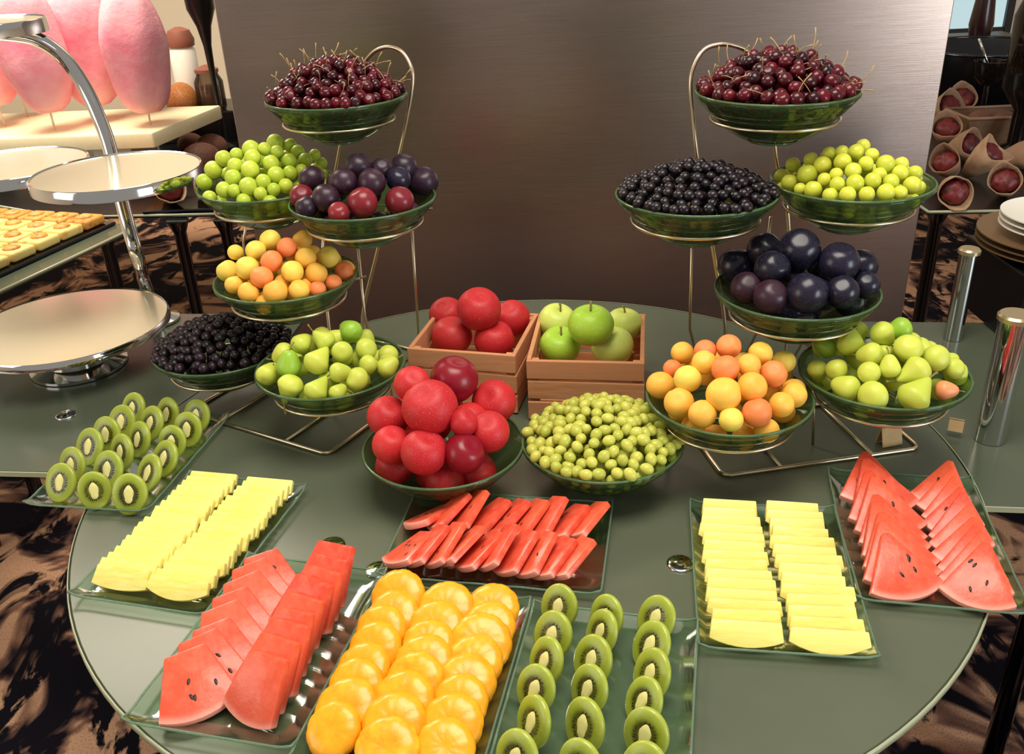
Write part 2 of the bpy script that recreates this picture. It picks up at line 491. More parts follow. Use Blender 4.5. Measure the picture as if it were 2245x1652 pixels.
# ------------------------------------------------------------------ setting: floor, walls, panel
struct('floor', MB().box((0, 1.0, -0.02), (12, 11, 0.04)).data('floor', 'carpet'), label='carpet with brown and black leaf pattern')
struct('wall_back', MB().box((0, 5.2, 1.6), (12, 0.1, 3.2)).data('wall_back', 'cream'), label='cream wall far behind the buffet')
struct('wall_left', MB().box((-4.7, 0.9, 1.6), (0.1, 8.6, 3.2)).data('wall_left', 'cream'), label='cream wall far off to the left')
struct('wall_right', MB().box((5.6, 0.9, 1.6), (0.1, 8.6, 3.2)).data('wall_right', 'cream'), label='cream wall far off to the right')
wn = struct('window_1', None, label='bright window behind the right buffet')
p = py_(2110, 10, 5.13)
obj('pane', MB().box((0, 0, 0), (0.5, 0.02, 0.42)).data('pane', 'daylight'), wn)
obj('window_frame', MB().box((-0.27, -0.01, 0), (0.05, 0.05, 0.52)).box((0.27, -0.01, 0), (0.05, 0.05, 0.52)).box((0, -0.01, 0.235), (0.5, 0.05, 0.05)).box((0, -0.01, -0.235), (0.5, 0.05, 0.05)).data('window_frame', 'darkchrome'), wn)
wn.location = (p.x + 0.05, 5.13, p.z + 0.06)

PY = 1.30
pn = thing('partition_panel', 'tall brushed grey partition panel standing behind the fruit table', 'panel', loc=(0.2425, PY + 0.02, 0))
obj('panel_sheet', MB().box((0, 0, 1.12), (2.085, 0.03, 2.2)).data('panel_sheet', 'panel', bevel=0.003), pn)
obj('floor_rail', MB().box((0, 0, 0.02), (2.0, 0.16, 0.04)).data('floor_rail', 'darkchrome', bevel=0.004), pn)

# ------------------------------------------------------------------ tables
RTAB = 0.794
def lathe_top(R, t):
    return [(0, -t), (R - 0.004, -t), (R, -t + 0.004), (R, -0.004), (R - 0.004, 0), (0, 0)]
rt = thing('round_table', 'large round table with grey-green glass top carrying the fruit display', 'table', loc=(0, 0, TZ))
obj('table_top', MB().lathe(lathe_top(RTAB, 0.012), 128).data('table_top', 'table', 'auto'), rt)
obj('glass_edge', MB().lathe([(RTAB + 0.0004, -0.011), (RTAB + 0.002, -0.009), (RTAB + 0.002, -0.003), (RTAB + 0.0006, 0.0004), (RTAB - 0.001, 0.0006), (RTAB - 0.001, 0.0001)], 128).data('glass_edge', 'glassedge', True), rt)
obj('pedestal', MB().lathe([(0, -0.735), (0.3, -0.735), (0.3, -0.715), (0.06, -0.70), (0.05, -0.66), (0.05, -0.06), (0.16, -0.02), (0.16, -0.012), (0, -0.012)], 40).data('pedestal', 'darkchrome', 'auto'), rt)
capm = MB().lathe([(0.022, 0.0002), (0.022, 0.002), (0.018, 0.0035), (0.013, 0.0030), (0.007, 0.0048), (0, 0.0052)], 24).data('bolt_cap', 'chrome', True)
for q in ((728, 1195), (1492, 1236), (830, 1250)):
    p = pz(*q, TZ)
    if math.hypot(p.x, p.y) < 0.75:
        obj('bolt_cap', capm, rt, p - Vector((0, 0, TZ)))

def side_table(name, label, cx, cy, L, W, rz, z=0.737, xl=None):
    t = thing(name, label, 'table', loc=(cx, cy, z), rot=(0, 0, rz))
    obj('table_top', MB().box((0, 0, -0.006), (L, W, 0.012)).data('table_top', 'sidetable', bevel=0.002), t)
    obj('glass_edge', MB().box((0, -W / 2 - 0.001, -0.006), (L, 0.003, 0.010)).data('glass_edge', 'glassedge'), t)
    lg = MB().lathe([(0, -z), (0.03, -z), (0.03, -z + 0.01), (0.02, -z + 0.02), (0.02, -0.03), (0.035, -0.012), (0, -0.012)], 16).data('leg', 'darkchrome', 'auto')
    for sx in (-1, 1):
        for sy in (-1, 1):
            obj('leg', lg, t, (xl if xl is not None and sx < 0 else sx * (L / 2 - 0.12), sy * (W / 2 - 0.095), 0))
    return t
a0, a1 = pz(0, 1032, 0.737), pz(110, 1035, 0.737)
e = Vector((math.cos(-0.12), math.sin(-0.12), 0)); en = Vector((-e.y, e.x, 0))
LW = 0.78
c0 = a0 + e * (-0.22) + en * (LW / 2)
lt = side_table('side_table', 'dark glass side table under the round tiered tray stand', c0.x, c0.y, 1.20, LW, -0.12)
b0 = pz(2160, 1108, 0.737)
e2 = Vector((math.cos(-0.14), math.sin(-0.14), 0)); en2 = Vector((-e2.y, e2.x, 0))
c1 = b0 + e2 * 0.45 + en2 * 0.39
rt2 = side_table('side_table', 'dark glass side table under the chrome posts at right', c1.x, c1.y, 1.2, 0.78, -0.14, xl=-0.277)
p = pz(145, 910, 0.737)
obj('bolt_cap', capm, lt, lt.matrix_basis.inverted() @ p)

# ------------------------------------------------------------------ bowls and their stands
RB = 0.140
def bowl_z(r):                     # inside height of the bowl relative to its rim
    t = max(0.0, (r - 0.045) / (RB - 0.045))
    return -0.078 + 0.078 * t ** 1.5
prof_in = [(0, -0.078)] + [(0.045 + (RB - 0.045) * k / 10, bowl_z(0.045 + (RB - 0.045) * k / 10)) for k in range(11)]
prof_out = [(RB + 0.002, 0.001)] + [(r + 0.003, z - 0.004) for r, z in reversed(prof_in[1:])] + [(0.04, -0.085), (0, -0.085)]
BOWL = MB().lathe(prof_in + prof_out, 56).data('bowl_body', 'bowl', True)
BRIM = MB().ring((0, 0, 0.001), RB + 0.001, 0.0026, 56, 6).data('bowl_rim', 'bowlrim', True)
BFOOT = MB().ring((0, 0, -0.0845), 0.042, 0.0025, 32, 6).data('foot_ring', 'bowlrim', True)
def make_bowl(P, label, group=None):
    b = thing('glass_bowl', label, 'bowl', loc=P, group=group or 'green glass fruit bowls')
    obj('bowl_body', BOWL, b); obj('bowl_rim', BRIM, b); obj('foot_ring', BFOOT, b)
    return b

class Stand:
    def __init__(self, side, front, a, dx, dy):
        self.o = Vector(front); self.side = side
        self.ex = Vector((math.cos(a), math.sin(a), 0)); self.ey = Vector((-math.sin(a), math.cos(a), 0))
        self.a = a
        self.root = thing('fruit_stand', 'wire tiered stand holding six fruit bowls on the %s side' % side, 'stand', loc=self.o, rot=(0, 0, a), group='wire fruit stands')
        self.inv = self.root.matrix_basis.inverted()
    def P(self, x, y, ly):         # world point seen at the pixel, ly metres behind the stand's front bar
        return ppl(x, y, self.o + self.ey * ly, self.ey)
    def L(self, p):
        return self.inv @ Vector(p)
    def rod(self, name, pts, r=0.0032):
        obj(name, MB().tube([self.L(p) for p in pts], r, 8).data(name, 'wire', True), self.root)

bowls = {}
def stand_bowls(S, spec):
    ringd = MB().ring((0, 0, 0), 0.1125, 0.0032, 44, 8).data('ring', 'wire', True)
    for key, (x, y, ly, label) in spec.items():
        p = S.P(x, y, ly)
        bowls[key] = p
        make_bowl(p, label)
        obj('ring', ringd, S.root, S.L(p + Vector((0, 0, -0.0465))))

SL = Stand('left', pz(720, 1000, TZ), math.radians(-31), 0, 0)
stand_bowls(SL, {
    'Lch': (738, 213, 0.365, 'green glass bowl of cherries topping the left stand'),
    'Lgr': (585, 403, 0.262, 'green glass bowl of green plums on the left stand'),
    'Ldp': (795, 437, 0.252, 'green glass bowl of dark red plums on the left stand'),
    'Lap': (628, 606, 0.150, 'green glass bowl of apricots on the left stand'),
    'Ldg': (488, 758, 0.085, 'green glass bowl of black grapes low on the left stand'),
    'Lpe': (725, 801, 0.070, 'green glass bowl of pears low on the left stand')})
SRr = Stand('right', pz(1585, 1048, TZ), math.radians(9.5), 0, 0)
stand_bowls(SRr, {
    'Rch': (1703, 200, 0.270, 'green glass bowl of cherries topping the right stand'),
    'Rbl': (1526, 424, 0.215, 'green glass bowl of black currants on the right stand'),
    'Rgr': (1866, 396, 0.190, 'green glass bowl of green plums on the right stand'),
    'Rdp': (1746, 634, 0.108, 'green glass bowl of blue-black plums on the right stand'),
    'Rap': (1598, 866, 0.020, 'green glass bowl of apricots low on the right stand'),
    'Rpe': (1936, 813, -0.005, 'green glass bowl of pears low on the right stand')})

def base_frame(S, x0, x1, d, bars, back):
    z = TZ + 0.0042
    q = lambda x, y: S.o + S.ex * x + S.ey * y + Vector((0, 0, 0.0042))
    pts = []
    for (cx, cy), (ax_, ay_) in (((x0, 0), (1, 1)), ((x1, 0), (-1, 1)), ((x1, d), (-1, -1)), ((x0, d), (1, -1))):
        pts.append((cx, cy, ax_, ay_))
    rr = 0.015
    loop = []
    for i, (cx, cy, sx, sy) in enumerate(pts):
        a_ = [(cx, cy + sy * rr), (cx + sx * rr * .3, cy + sy * rr * .3), (cx + sx * rr, cy)]
        if i in (1, 3):
            a_ = a_[::-1]
        loop += a_
    obj('base_frame', MB().tube([S.L(q(x, y)) for x, y in loop], 0.004, 8, True).data('base_frame', 'wire', True), S.root)
    for b in bars:
        S.rod('base_bar', [q(b, 0), q(b, back)], 0.0035)
    S.rod('rear_bar', [q(bars[0], back), q(bars[1], back)], 0.0035)
base_frame(SL, -0.385, 0.0, 0.20, (-0.11, -0.29), 0.46)
base_frame(SRr, 0.0, 0.385, 0.20, (0.112, 0.29), 0.40)

def down_to(S, p, q, z=TZ + 0.004):       # carry a rod on from p through q to the table
    d = (q - p)
    return q + d * ((z - q.z) / d.z)
def hoop(S, pix, ly0, ly1, target0, target1):
    n = len(pix)
    pts = [S.P(x, y, ly) for x, y, ly in pix]
    a_ = S.o + S.ex * target0[0] + S.ey * target0[1] + Vector((0, 0, 0.004))
    b_ = S.o + S.ex * target1[0] + S.ey * target1[1] + Vector((0, 0, 0.004))
    pts = [a_] + pts + [b_]
    # smooth the polyline
    out = []
    for i in range(len(pts) - 1):
        p0, p1, p2, p3 = pts[max(i - 1, 0)], pts[i], pts[i + 1], pts[min(i + 2, len(pts) - 1)]
        for k in range(6):
            t = k / 6
            out.append(0.5 * ((2 * p1) + (p2 - p0) * t + (2 * p0 - 5 * p1 + 4 * p2 - p3) * t * t + (3 * p1 - p0 - 3 * p2 + p3) * t ** 3))
    out.append(pts[-1])
    S.rod('hooped_upright', out, 0.0042)
hoop(SL, [(795, 720, .40), (830, 540, .43), (872, 355, .455), (893, 260, .47), (904, 190, .48), (902, 150, .485), (884, 116, .49), (855, 103, .49), (826, 110, .49), (803, 132, .49), (778, 175, .49), (760, 240, .48), (748, 310, .475), (738, 365, .47), (708, 540, .43)], 0, 0, (-0.11, 0.36), (-0.29, 0.36))
hoop(SRr, [(1590, 740, .33), (1563, 545, .345), (1530, 355, .36), (1519, 255, .37), (1514, 190, .375), (1520, 150, .38), (1543, 110, .385), (1580, 97, .385), (1612, 101, .385), (1642, 116, .385), (1668, 155, .385), (1684, 220, .38), (1697, 310, .375), (1704, 365, .37), (1730, 510, .36)], 0, 0, (0.112, 0.36), (0.29, 0.36))
def rear_leg(S, a_, b_, foot):
    f_ = S.o + S.ex * foot[0] + S.ey * foot[1] + Vector((0, 0, 0.004))
    S.rod('rear_leg', [S.P(*a_), S.P(*b_), f_], 0.003)
rear_leg(SL, (903, 495, .42), (915, 690, .45), (-0.11, 0.46))
rear_leg(SL, (785, 545, .33), (800, 690, .35), (-0.11, 0.30))
rear_leg(SL, (541, 480, .262), (534, 530, .262), (-0.385, 0.195))
rear_leg(SRr, (1517, 540, .32), (1512, 720, .37), (0.112, 0.40))
rear_leg(SRr, (1690, 475, .30), (1660, 726, .37), (0.20, 0.40))
rear_leg(SRr, (1763, 720, .215), (1764, 740, .22), (0.25, 0.3))
# short struts that carry each ring from the uprights behind it
def struts(S, keys, lean):
    for k in keys:
        c = bowls[k] + Vector((0, 0, -0.0465))
        for s in (-1, 1):
            p0 = c + S.ex * (s * 0.04) + S.ey * 0.105
            p1 = c + S.ex * (s * 0.03) + S.ey * (0.105 + lean.get(k, 0.1)) + Vector((0, 0, -0.02))
            S.rod('ring_strut', [p0, p1], 0.0028)
struts(SL, ('Lch', 'Lgr', 'Ldp', 'Lap'), {'Lch': .02, 'Lgr': .07, 'Ldp': .08, 'Lap': .1})
struts(SRr, ('Rch', 'Rbl', 'Rgr', 'Rdp'), {'Rch': .01, 'Rbl': .03, 'Rgr': .05, 'Rdp': .1})
# the low front rings stand on short legs of the base
for S, keys in ((SL, ('Ldg', 'Lpe')), (SRr, ('Rap', 'Rpe'))):
    for k in keys:
        c = bowls[k] + Vector((0, 0, -0.0465))
        for a_ in (0.7, 2.44):
            q = c + S.ex * (0.1125 * math.cos(a_)) + S.ey * (0.1125 * math.sin(a_))
            foot = Vector((q.x, q.y, TZ + 0.003))
            foot = c + (foot - c) * 0.9; foot.z = TZ + 0.003
            S.rod('ring_leg', [q, foot], 0.003)
bowls['Fne'] = pz(972, 975, TZ + 0.087)
bowls['Fgr'] = pz(1320, 962, TZ + 0.087)
make_bowl(bowls['Fne'], 'green glass bowl of red nectarines standing before the red crate')
make_bowl(bowls['Fgr'], 'green glass bowl of green grapes standing before the apple crate')

# ------------------------------------------------------------------ fruit shapes (unit radius about 1)
def fruit_mesh(name, mat, sx=1.0, sz=1.0, groove=0.0, dimple=0.0, bottom=0.0, seg=24, rows=14, pear=0.0, lobes=0.0, point=0.0):
    mb = MB()
    vs_, fs_ = [], []
    for i in range(rows + 1):
        th = PI * i / rows
        n = 1 if i in (0, rows) else seg
        for k in range(n):
            ph = 2 * PI * k / seg
            r, z = math.sin(th), math.cos(th)
            if pear:
                r *= 1 - pear * max(0, z + 0.1) ** 0.8
                z = z * (1 + 0.35 * max(0, z))
            d = min(ph, 2 * PI - ph)
            g = 1 - groove * math.exp(-(d / 0.16) ** 2) * math.sin(th) ** 0.5 if groove else 1
            l_ = 1 + lobes * math.cos(5 * ph) * (1 - z) * 0.5 * math.sin(th)
            z -= dimple * math.exp(-(th / 0.38) ** 2)
            z += bottom * math.exp(-((PI - th) / 0.4) ** 2)
            z -= point * math.exp(-((PI - th) / 0.3) ** 2)
            vs_.append((r * g * l_ * sx * math.cos(ph), r * g * l_ * sx * math.sin(ph), z * sz))
    def idx(i, k):
        if i == 0: return 0
        if i == rows: return 1 + (rows - 1) * seg
        return 1 + (i - 1) * seg + k % seg
    for i in range(rows):
        for k in range(seg):
            q = [idx(i, k), idx(i + 1, k), idx(i + 1, k + 1), idx(i, k + 1)]
            q = list(dict.fromkeys(q))
            fs_.append(tuple(q))
    return mb.add(vs_, fs_).data(name, mat, True)
FM = {}
for k, mname in (('y', 'apricot'), ('p', 'apricot_pale'), ('o', 'apricot_orange')):
    FM['apricot_' + k] = fruit_mesh('apricot', mname, 1, 0.96, 0.07, 0.16)
for k, mname in (('g', 'greenplum'), ('h', 'greenplum2')):
    FM['greenplum_' + k] = fruit_mesh('green_plum', mname, 0.98, 1.02, 0.0, 0.08, seg=20, rows=12)
for k, mname in (('r', 'plum_red'), ('d', 'plum_dark'), ('b', 'plum_blue')):
    FM['plum_' + k] = fruit_mesh('plum', mname, 1, 1.02, 0.05, 0.12)
for k, mname in (('n', 'nectarine'), ('d', 'nectarine_dark'), ('a', 'redapple')):
    FM['nect_' + k] = fruit_mesh('nectarine', mname, 1.0, 0.97, 0.06 if k != 'a' else 0.0, 0.2, 0.06 if k == 'a' else 0, seg=28, rows=16, lobes=0.03 if k == 'a' else 0)
for k, mname in (('g', 'greenapple'), ('p', 'paleapple')):
    FM['apple_' + k] = fruit_mesh('apple', mname, 1.02, 0.92, 0, 0.28, 0.14, seg=28, rows=16, lobes=0.035)
for k, mname in (('p', 'pear'), ('g', 'pear_green'), ('k', 'pear_pink')):
    FM['pear_' + k] = fruit_mesh('pear', mname, 1.0, 1.0, 0, 0.0, 0.1, seg=24, rows=16, pear=0.5)
    FM['pearr_' + k] = fruit_mesh('round_pear', mname, 1.0, 1.0, 0, 0.1, 0.12, seg=24, rows=14, pear=0.22)
FM['cherry'] = fruit_mesh('cherry', 'cherry', 1, 0.94, 0, 0.22, seg=14, rows=9)
FM['darkgrape'] = fruit_mesh('black_grape', 'darkgrape', 0.95, 1.05, seg=12, rows=8)
FM['blackgrape'] = fruit_mesh('black_currant', 'blackgrape', 0.97, 1.0, seg=12, rows=8)
FM['greengrape'] = fruit_mesh('green_grape', 'greengrape', 0.93, 1.12, seg=12, rows=8)
def stem_mesh(name, mat, L, r, curve):
    return MB().tube([(0, 0, 0), (curve * 0.25 * L, 0, L * 0.35), (curve * 0.6 * L, 0, L * 0.7), (curve * 1.1 * L, 0, L)], [r, r * 0.8, r * 0.8, r * 1.4], 6).data(name, mat, True)
STEM_CH = stem_mesh('stem', 'cherrystem', 2.6, 0.075, 0.5)
STEM_PE = stem_mesh('stem', 'stem', 0.75, 0.07, 0.5)
STEM_AP = stem_mesh('stem', 'stem', 0.45, 0.06, 0.4)

def dome_hit(c, H, R, x, y, r):
    """where the sight line through pixel x, y meets the heap over the bowl at c"""
    d = ray(x, y)
    t0 = depth(c)
    best = None
    t = t0 - 0.26
    while t < t0 + 0.26:
        p = CAM + d * t
        rho = math.hypot(p.x - c.x, p.y - c.y)
        zz = c.z - 0.004 + H * (1 - (rho / R) ** 2)
        f_ = p.z - zz
        if f_ < 0:
            best = (f_, t); break
        if best is None or f_ + 0.15 * max(0, rho - R) < best[0]:
            best = (f_ + 0.15 * max(0, rho - R), t)
        t += 0.002
    t = best[1]
    return CAM + d * (t + 0.45 * r)
def inside(c, p, r):
    """keep a fruit of radius r inside the glass wall of the bowl"""
    v = p - c
    rho = math.hypot(v.x, v.y)
    lim = RB - 0.35 * r
    if rho > lim:
        v.x *= lim / rho; v.y *= lim / rho; rho = lim
    zmin = bowl_z(max(0, min(rho, RB))) + r * 1.02
    if rho > RB - r and v.z < r * 0.7:
        v.z = max(v.z, r * 0.55)
    elif v.z < zmin:
        v.z = zmin
    return c + v
def relax(items, c, n=14, keep=0.55):
    """push overlapping fruit apart a little; items are [pos, radius, home]"""
    for it in range(n):
        for i in range(len(items)):
            for j in range(i + 1, len(items)):
                d = items[j][0] - items[i][0]
                want = (items[i][1] + items[j][1]) * 0.90
                L_ = d.length
                if 1e-6 < L_ < want:
                    # move mostly along the sight line so the picture stays put
                    s = ray(1122, 826).normalized()
                    mv = d / L_ * (want - L_) * 0.5
                    items[i][0] -= mv * keep; items[j][0] += mv * keep
        for a_ in items:
            a_[0] = inside(c, a_[0], a_[1])
        for a_ in items:
            a_[0] = a_[0].lerp(a_[2], 0.06)
def fill_under(items, c, H, r, name, mesh, label, cat, group, n=24, tries=2500):
    out = []
    pts = [(a_[0], a_[1]) for a_ in items]
    for _ in range(tries):
        if len(out) >= n: break
        rho = (RB - 0.2 * r) * math.sqrt(random.random()); ph = random.uniform(0, 2 * PI)
        zlo = bowl_z(rho) + r; zhi = -0.004 + H * (1 - (rho / RB) ** 2) - r * 0.9
        if zhi < zlo: continue
        p_ = c + Vector((rho * math.cos(ph), rho * math.sin(ph), zlo if random.random() < 0.3 else random.uniform(0.5 * zlo + 0.5 * zhi, zhi)))
        p_ = inside(c, p_, r)
        if all((p_ - q).length > (r + rr) * 0.80 for q, rr in pts):
            pts.append((p_, r)); out.append(p_)
    for p_ in out:
        o = thing(name, label, cat, mesh, p_, rrot(), group)
        o.scale = (r, r, r)
ROWN = {2: ['back', 'front'], 3: ['back', 'middle', 'front'], 4: ['back', 'second', 'third', 'front'], 5: ['back', 'second', 'middle', 'fourth', 'front']}
def heap(key, H, lst, org, s, name, cat, bowlname, colname, rows, orient=None, stemf=None, rscale=1.08, group=None, fill=None):
    """lst: (x, y, r, variant) read in a zoomed crop with origin org and scale s"""
    c = bowls[key]
    items = []
    for x, y, r, var in lst:
        X, Y = org[0] + x * s, org[1] + y * s
        rw = r * s * rscale * depth(c) / F
        p_ = dome_hit(c, H, RB * 0.97, X, Y, rw)
        rw = r * s * rscale * depth(p_) / F
        p_ = inside(c, p_, rw)
        items.append([p_, rw, p_.copy(), var, X, Y])
    relax(items, c)
    order = sorted(items, key=lambda a_: a_[5])
    n = len(order)
    for ri in range(rows):
        part_ = sorted(order[n * ri // rows: n * (ri + 1) // rows], key=lambda a_: a_[4])
        for i, a_ in enumerate(part_):
            cn, mesh = colname[a_[3]]
            lab = '%s, %s from left in %s row of %s' % (cn, ORD[i], ROWN[rows][ri], bowlname)
            if orient:
                R = orient(a_)
            else:
                tilt = Vector((random.uniform(-.7, .7), random.uniform(-1.0, .3), 1)).normalized()
                R = tilt.to_track_quat('Z', 'X').to_matrix() @ yaw(random.uniform(0, 6.28))
            o = thing(name, lab, cat, mesh, a_[0], R, group)
            o.scale = (a_[1],) * 3
            if stemf:
                stemf(o, a_)
    if fill:
        fr = sum(a_[1] for a_ in items) / n * 0.95
        cn, mesh = colname[fill[1]]
        fill_under(items, c, H, fr, name, mesh, '%s lying under the others in %s' % (cn, bowlname), cat, group, fill[0])

C4 = ((420, 80), 0.2906); C5 = ((400, 480), 0.2906); C7 = ((1320, 60), 0.3296); C8 = ((1380, 480), 0.3853); C6 = ((780, 600), 0.3296)
AP = {'y': ('yellow apricot', FM['apricot_y']), 'p': ('pale yellow apricot', FM['apricot_p']), 'o': ('orange apricot', FM['apricot_o'])}
heap('Lap', 0.085, [(660, 160, 75, 'p'), (905, 155, 70, 'y'), (555, 235, 72, 'p'), (400, 250, 56, 'p'), (790, 215, 72, 'o'), (930, 295, 75, 'y'), (1100, 285, 78, 'p'), (340, 390, 78, 'p'),
    (670, 320, 78, 'o'), (490, 370, 85, 'p'), (600, 440, 80, 'o'), (830, 395, 78, 'p'), (1010, 405, 78, 'y'), (1220, 390, 65, 'o'), (1140, 480, 60, 'o'), (390, 495, 66, 'y'), (500, 550, 75, 'y'),
    (700, 545, 88, 'y'), (880, 535, 75, 'y'), (1020, 530, 60, 'o')], *C5, 'apricot', 'apricot', "left stand's apricot bowl", AP, 4, group="apricots on the left stand", fill=(26, 'y'))
heap('Rap', 0.095, [(300, 760, 60, 'y'), (430, 755, 60, 'o'), (565, 725, 66, 'o'), (745, 765, 65, 'y'), (880, 810, 62, 'p'), (415, 820, 65, 'y'), (680, 830, 62, 'y'), (180, 940, 75, 'y'),
    (340, 905, 74, 'p'), (545, 865, 75, 'o'), (820, 880, 72, 'o'), (285, 1035, 80, 'y'), (530, 1005, 95, 'y'), (695, 960, 80, 'y'), (430, 1095, 76, 'y'), (575, 1130, 66, 'p'), (725, 1095, 80, 'o'),
    (865, 1055, 68, 'y'), (935, 1000, 70, 'y'), (240, 855, 50, 'o')], *C8, 'apricot', 'apricot', "right stand's apricot bowl", AP, 4, group="apricots on the right stand", fill=(26, 'y'))
GP = {'g': ('green plum', FM['greenplum_g']), 'h': ('yellow-green plum', FM['greenplum_h'])}
heap('Lgr', 0.088, [(x, y, r, 'g') for x, y, r in [(630, 800, 60), (745, 820, 48), (450, 850, 64), (240, 920, 58), (340, 890, 48), (555, 850, 48), (640, 870, 48), (800, 870, 50), (860, 930, 50),
    (735, 940, 54), (330, 975, 56), (160, 1010, 62), (445, 1000, 65), (605, 970, 60), (640, 1040, 62), (735, 1030, 52), (310, 1070, 60), (100, 1090, 58), (430, 1130, 66), (540, 1100, 55), (930, 890, 40),
    (980, 955, 42), (250, 1150, 58), (700, 1120, 52), (950, 1020, 45), (830, 1010, 45), (620, 1150, 48), (460, 920, 60), (900, 1080, 48), (330, 1160, 48), (520, 1180, 48)]], *C4,
    'green_plum', 'plum', "left stand's green plum bowl", GP, 5, group="green plums on the left stand", fill=(60, 'g'))
heap('Rgr', 0.066, [(x, y, r, 'h') for x, y, r in [(1735, 790, 45), (1680, 830, 50), (1515, 840, 44), (1270, 915, 46), (1390, 880, 46), (1460, 920, 55), (1600, 895, 55), (1795, 850, 44), (1755, 905, 46),
    (1885, 910, 58), (1990, 910, 46), (1370, 975, 62), (1555, 980, 42), (1670, 960, 52), (1980, 970, 52), (2080, 970, 48), (1245, 1030, 50), (1800, 1020, 52), (1680, 1035, 56), (1560, 1050, 48),
    (1920, 1030, 50), (2060, 1050, 56), (1400, 1080, 56), (1520, 1110, 48), (1635, 1110, 52), (1760, 1110, 50), (1890, 1095, 56), (1980, 1100, 46), (1190, 985, 42), (1480, 1010, 42), (1320, 1075, 38), (1600, 830, 42)]], *C7,
    'green_plum', 'plum', "right stand's green plum bowl", GP, 5, group="green plums on the right stand", fill=(60, 'h'))
DP = {'r': ('dark red plum', FM['plum_r']), 'd': ('dusky purple plum', FM['plum_d']), 'b': ('blue-black plum', FM['plum_b'])}
heap('Ldp', 0.070, [(1260, 985, 90, 'd'), (1445, 1005, 72, 'd'), (1640, 1015, 90, 'd'), (900, 1080, 85, 'd'), (1130, 1110, 90, 'd'), (1360, 1100, 92, 'd'), (1550, 1070, 82, 'b'), (1740, 1100, 95, 'd'),
    (835, 1200, 80, 'r'), (1000, 1220, 92, 'd'), (1290, 1250, 98, 'r'), (1570, 1240, 95, 'r'), (1110, 1330, 72, 'r'), (900, 1290, 72, 'd')], *C4,
    'plum', 'plum', "left stand's dark plum bowl", DP, 3, group="dark plums on the left stand", fill=(14, 'd'), rscale=1.16)
heap('Rdp', 0.085, [(965, 175, 108, 'b'), (765, 175, 88, 'b'), (605, 265, 92, 'b'), (810, 285, 92, 'b'), (1190, 250, 105, 'b'), (1320, 265, 82, 'b'), (670, 390, 82, 'd'), (800, 440, 88, 'd'),
    (1010, 420, 105, 'b'), (1210, 415, 86, 'b'), (1345, 375, 70, 'b')], *C8,
    'plum', 'plum', "right stand's dark plum bowl", DP, 3, group="dark plums on the right stand", fill=(14, 'b'), rscale=1.12)
NE = {'n': ('red nectarine', FM['nect_n']), 'd': ('crimson nectarine', FM['nect_d'])}
heap('Fne', 0.125, [(655, 700, 142, 'd'), (480, 880, 165, 'n'), (920, 850, 132, 'n'), (215, 950, 125, 'n'), (855, 1060, 125, 'n'), (260, 1140, 115, 'n'), (440, 1145, 138, 'n'), (735, 1150, 122, 'd'), (420, 790, 110, 'n'), (690, 1000, 85, 'n')], *C6,
    'nectarine', 'nectarine', 'the front nectarine bowl', NE, 3, group="nectarines in the front bowl", rscale=1.14, fill=(10, 'n'))
PE = {'p': ('yellow-green pear', FM['pear_p']), 'r': ('round yellow-green pear', FM['pearr_p']), 'g': ('bright green pear', FM['pearr_g']), 'k': ('pink-blushed pear', FM['pearr_k'])}
def pear_orient(a_):
    d = Vector((random.uniform(-1, 1), random.uniform(-0.2, 1.0), random.uniform(-0.5, 0.7))).normalized()
    return d.to_track_quat('Z', 'X').to_matrix() @ yaw(random.uniform(0, 6.28))
def pear_stem(o, a_):
    obj('stem', STEM_PE, o, (0, 0, 1.25 if a_[3] == 'p' else 1.1))
heap('Lpe', 0.078, [(1270, 845, 84, 'g'), (895, 940, 74, 'r'), (1070, 915, 78, 'p'), (765, 1015, 78, 'r'), (800, 1095, 92, 'g'), (1020, 1070, 98, 'p'), (1205, 1000, 78, 'r'), (1190, 1160, 74, 'r'), (1380, 985, 84, 'p'),
    (640, 1190, 78, 'r'), (810, 1270, 98, 'p'), (1015, 1290, 92, 'p'), (1170, 1310, 64, 'r'), (1320, 1210, 94, 'p'), (1525, 1140, 78, 'r'), (1430, 1100, 74, 'p')], *C5,
    'pear', 'pear', "left stand's pear bowl", PE, 4, pear_orient, pear_stem, group="pears on the left stand", fill=(24, 'r'), rscale=1.06)
heap('Rpe', 0.085, [(1540, 625, 64, 'g'), (1440, 650, 66, 'r'), (1260, 700, 72, 'r'), (1125, 730, 58, 'g'), (1375, 775, 66, 'r'), (1590, 760, 80, 'p'), (1740, 790, 74, 'r'), (1840, 850, 60, 'r'), (1180, 855, 60, 'r'),
    (1480, 845, 58, 'r'), (1070, 860, 56, 'r'), (1620, 890, 82, 'p'), (1240, 960, 72, 'r'), (1390, 990, 88, 'p'), (1620, 1000, 92, 'p'), (1370, 885, 62, 'p'), (1795, 975, 56, 'k'), (1300, 640, 50, 'r')], *C8,
    'pear', 'pear', "right stand's pear bowl", PE, 4, pear_orient, pear_stem, group="pears on the right stand", fill=(24, 'r'), rscale=1.06)

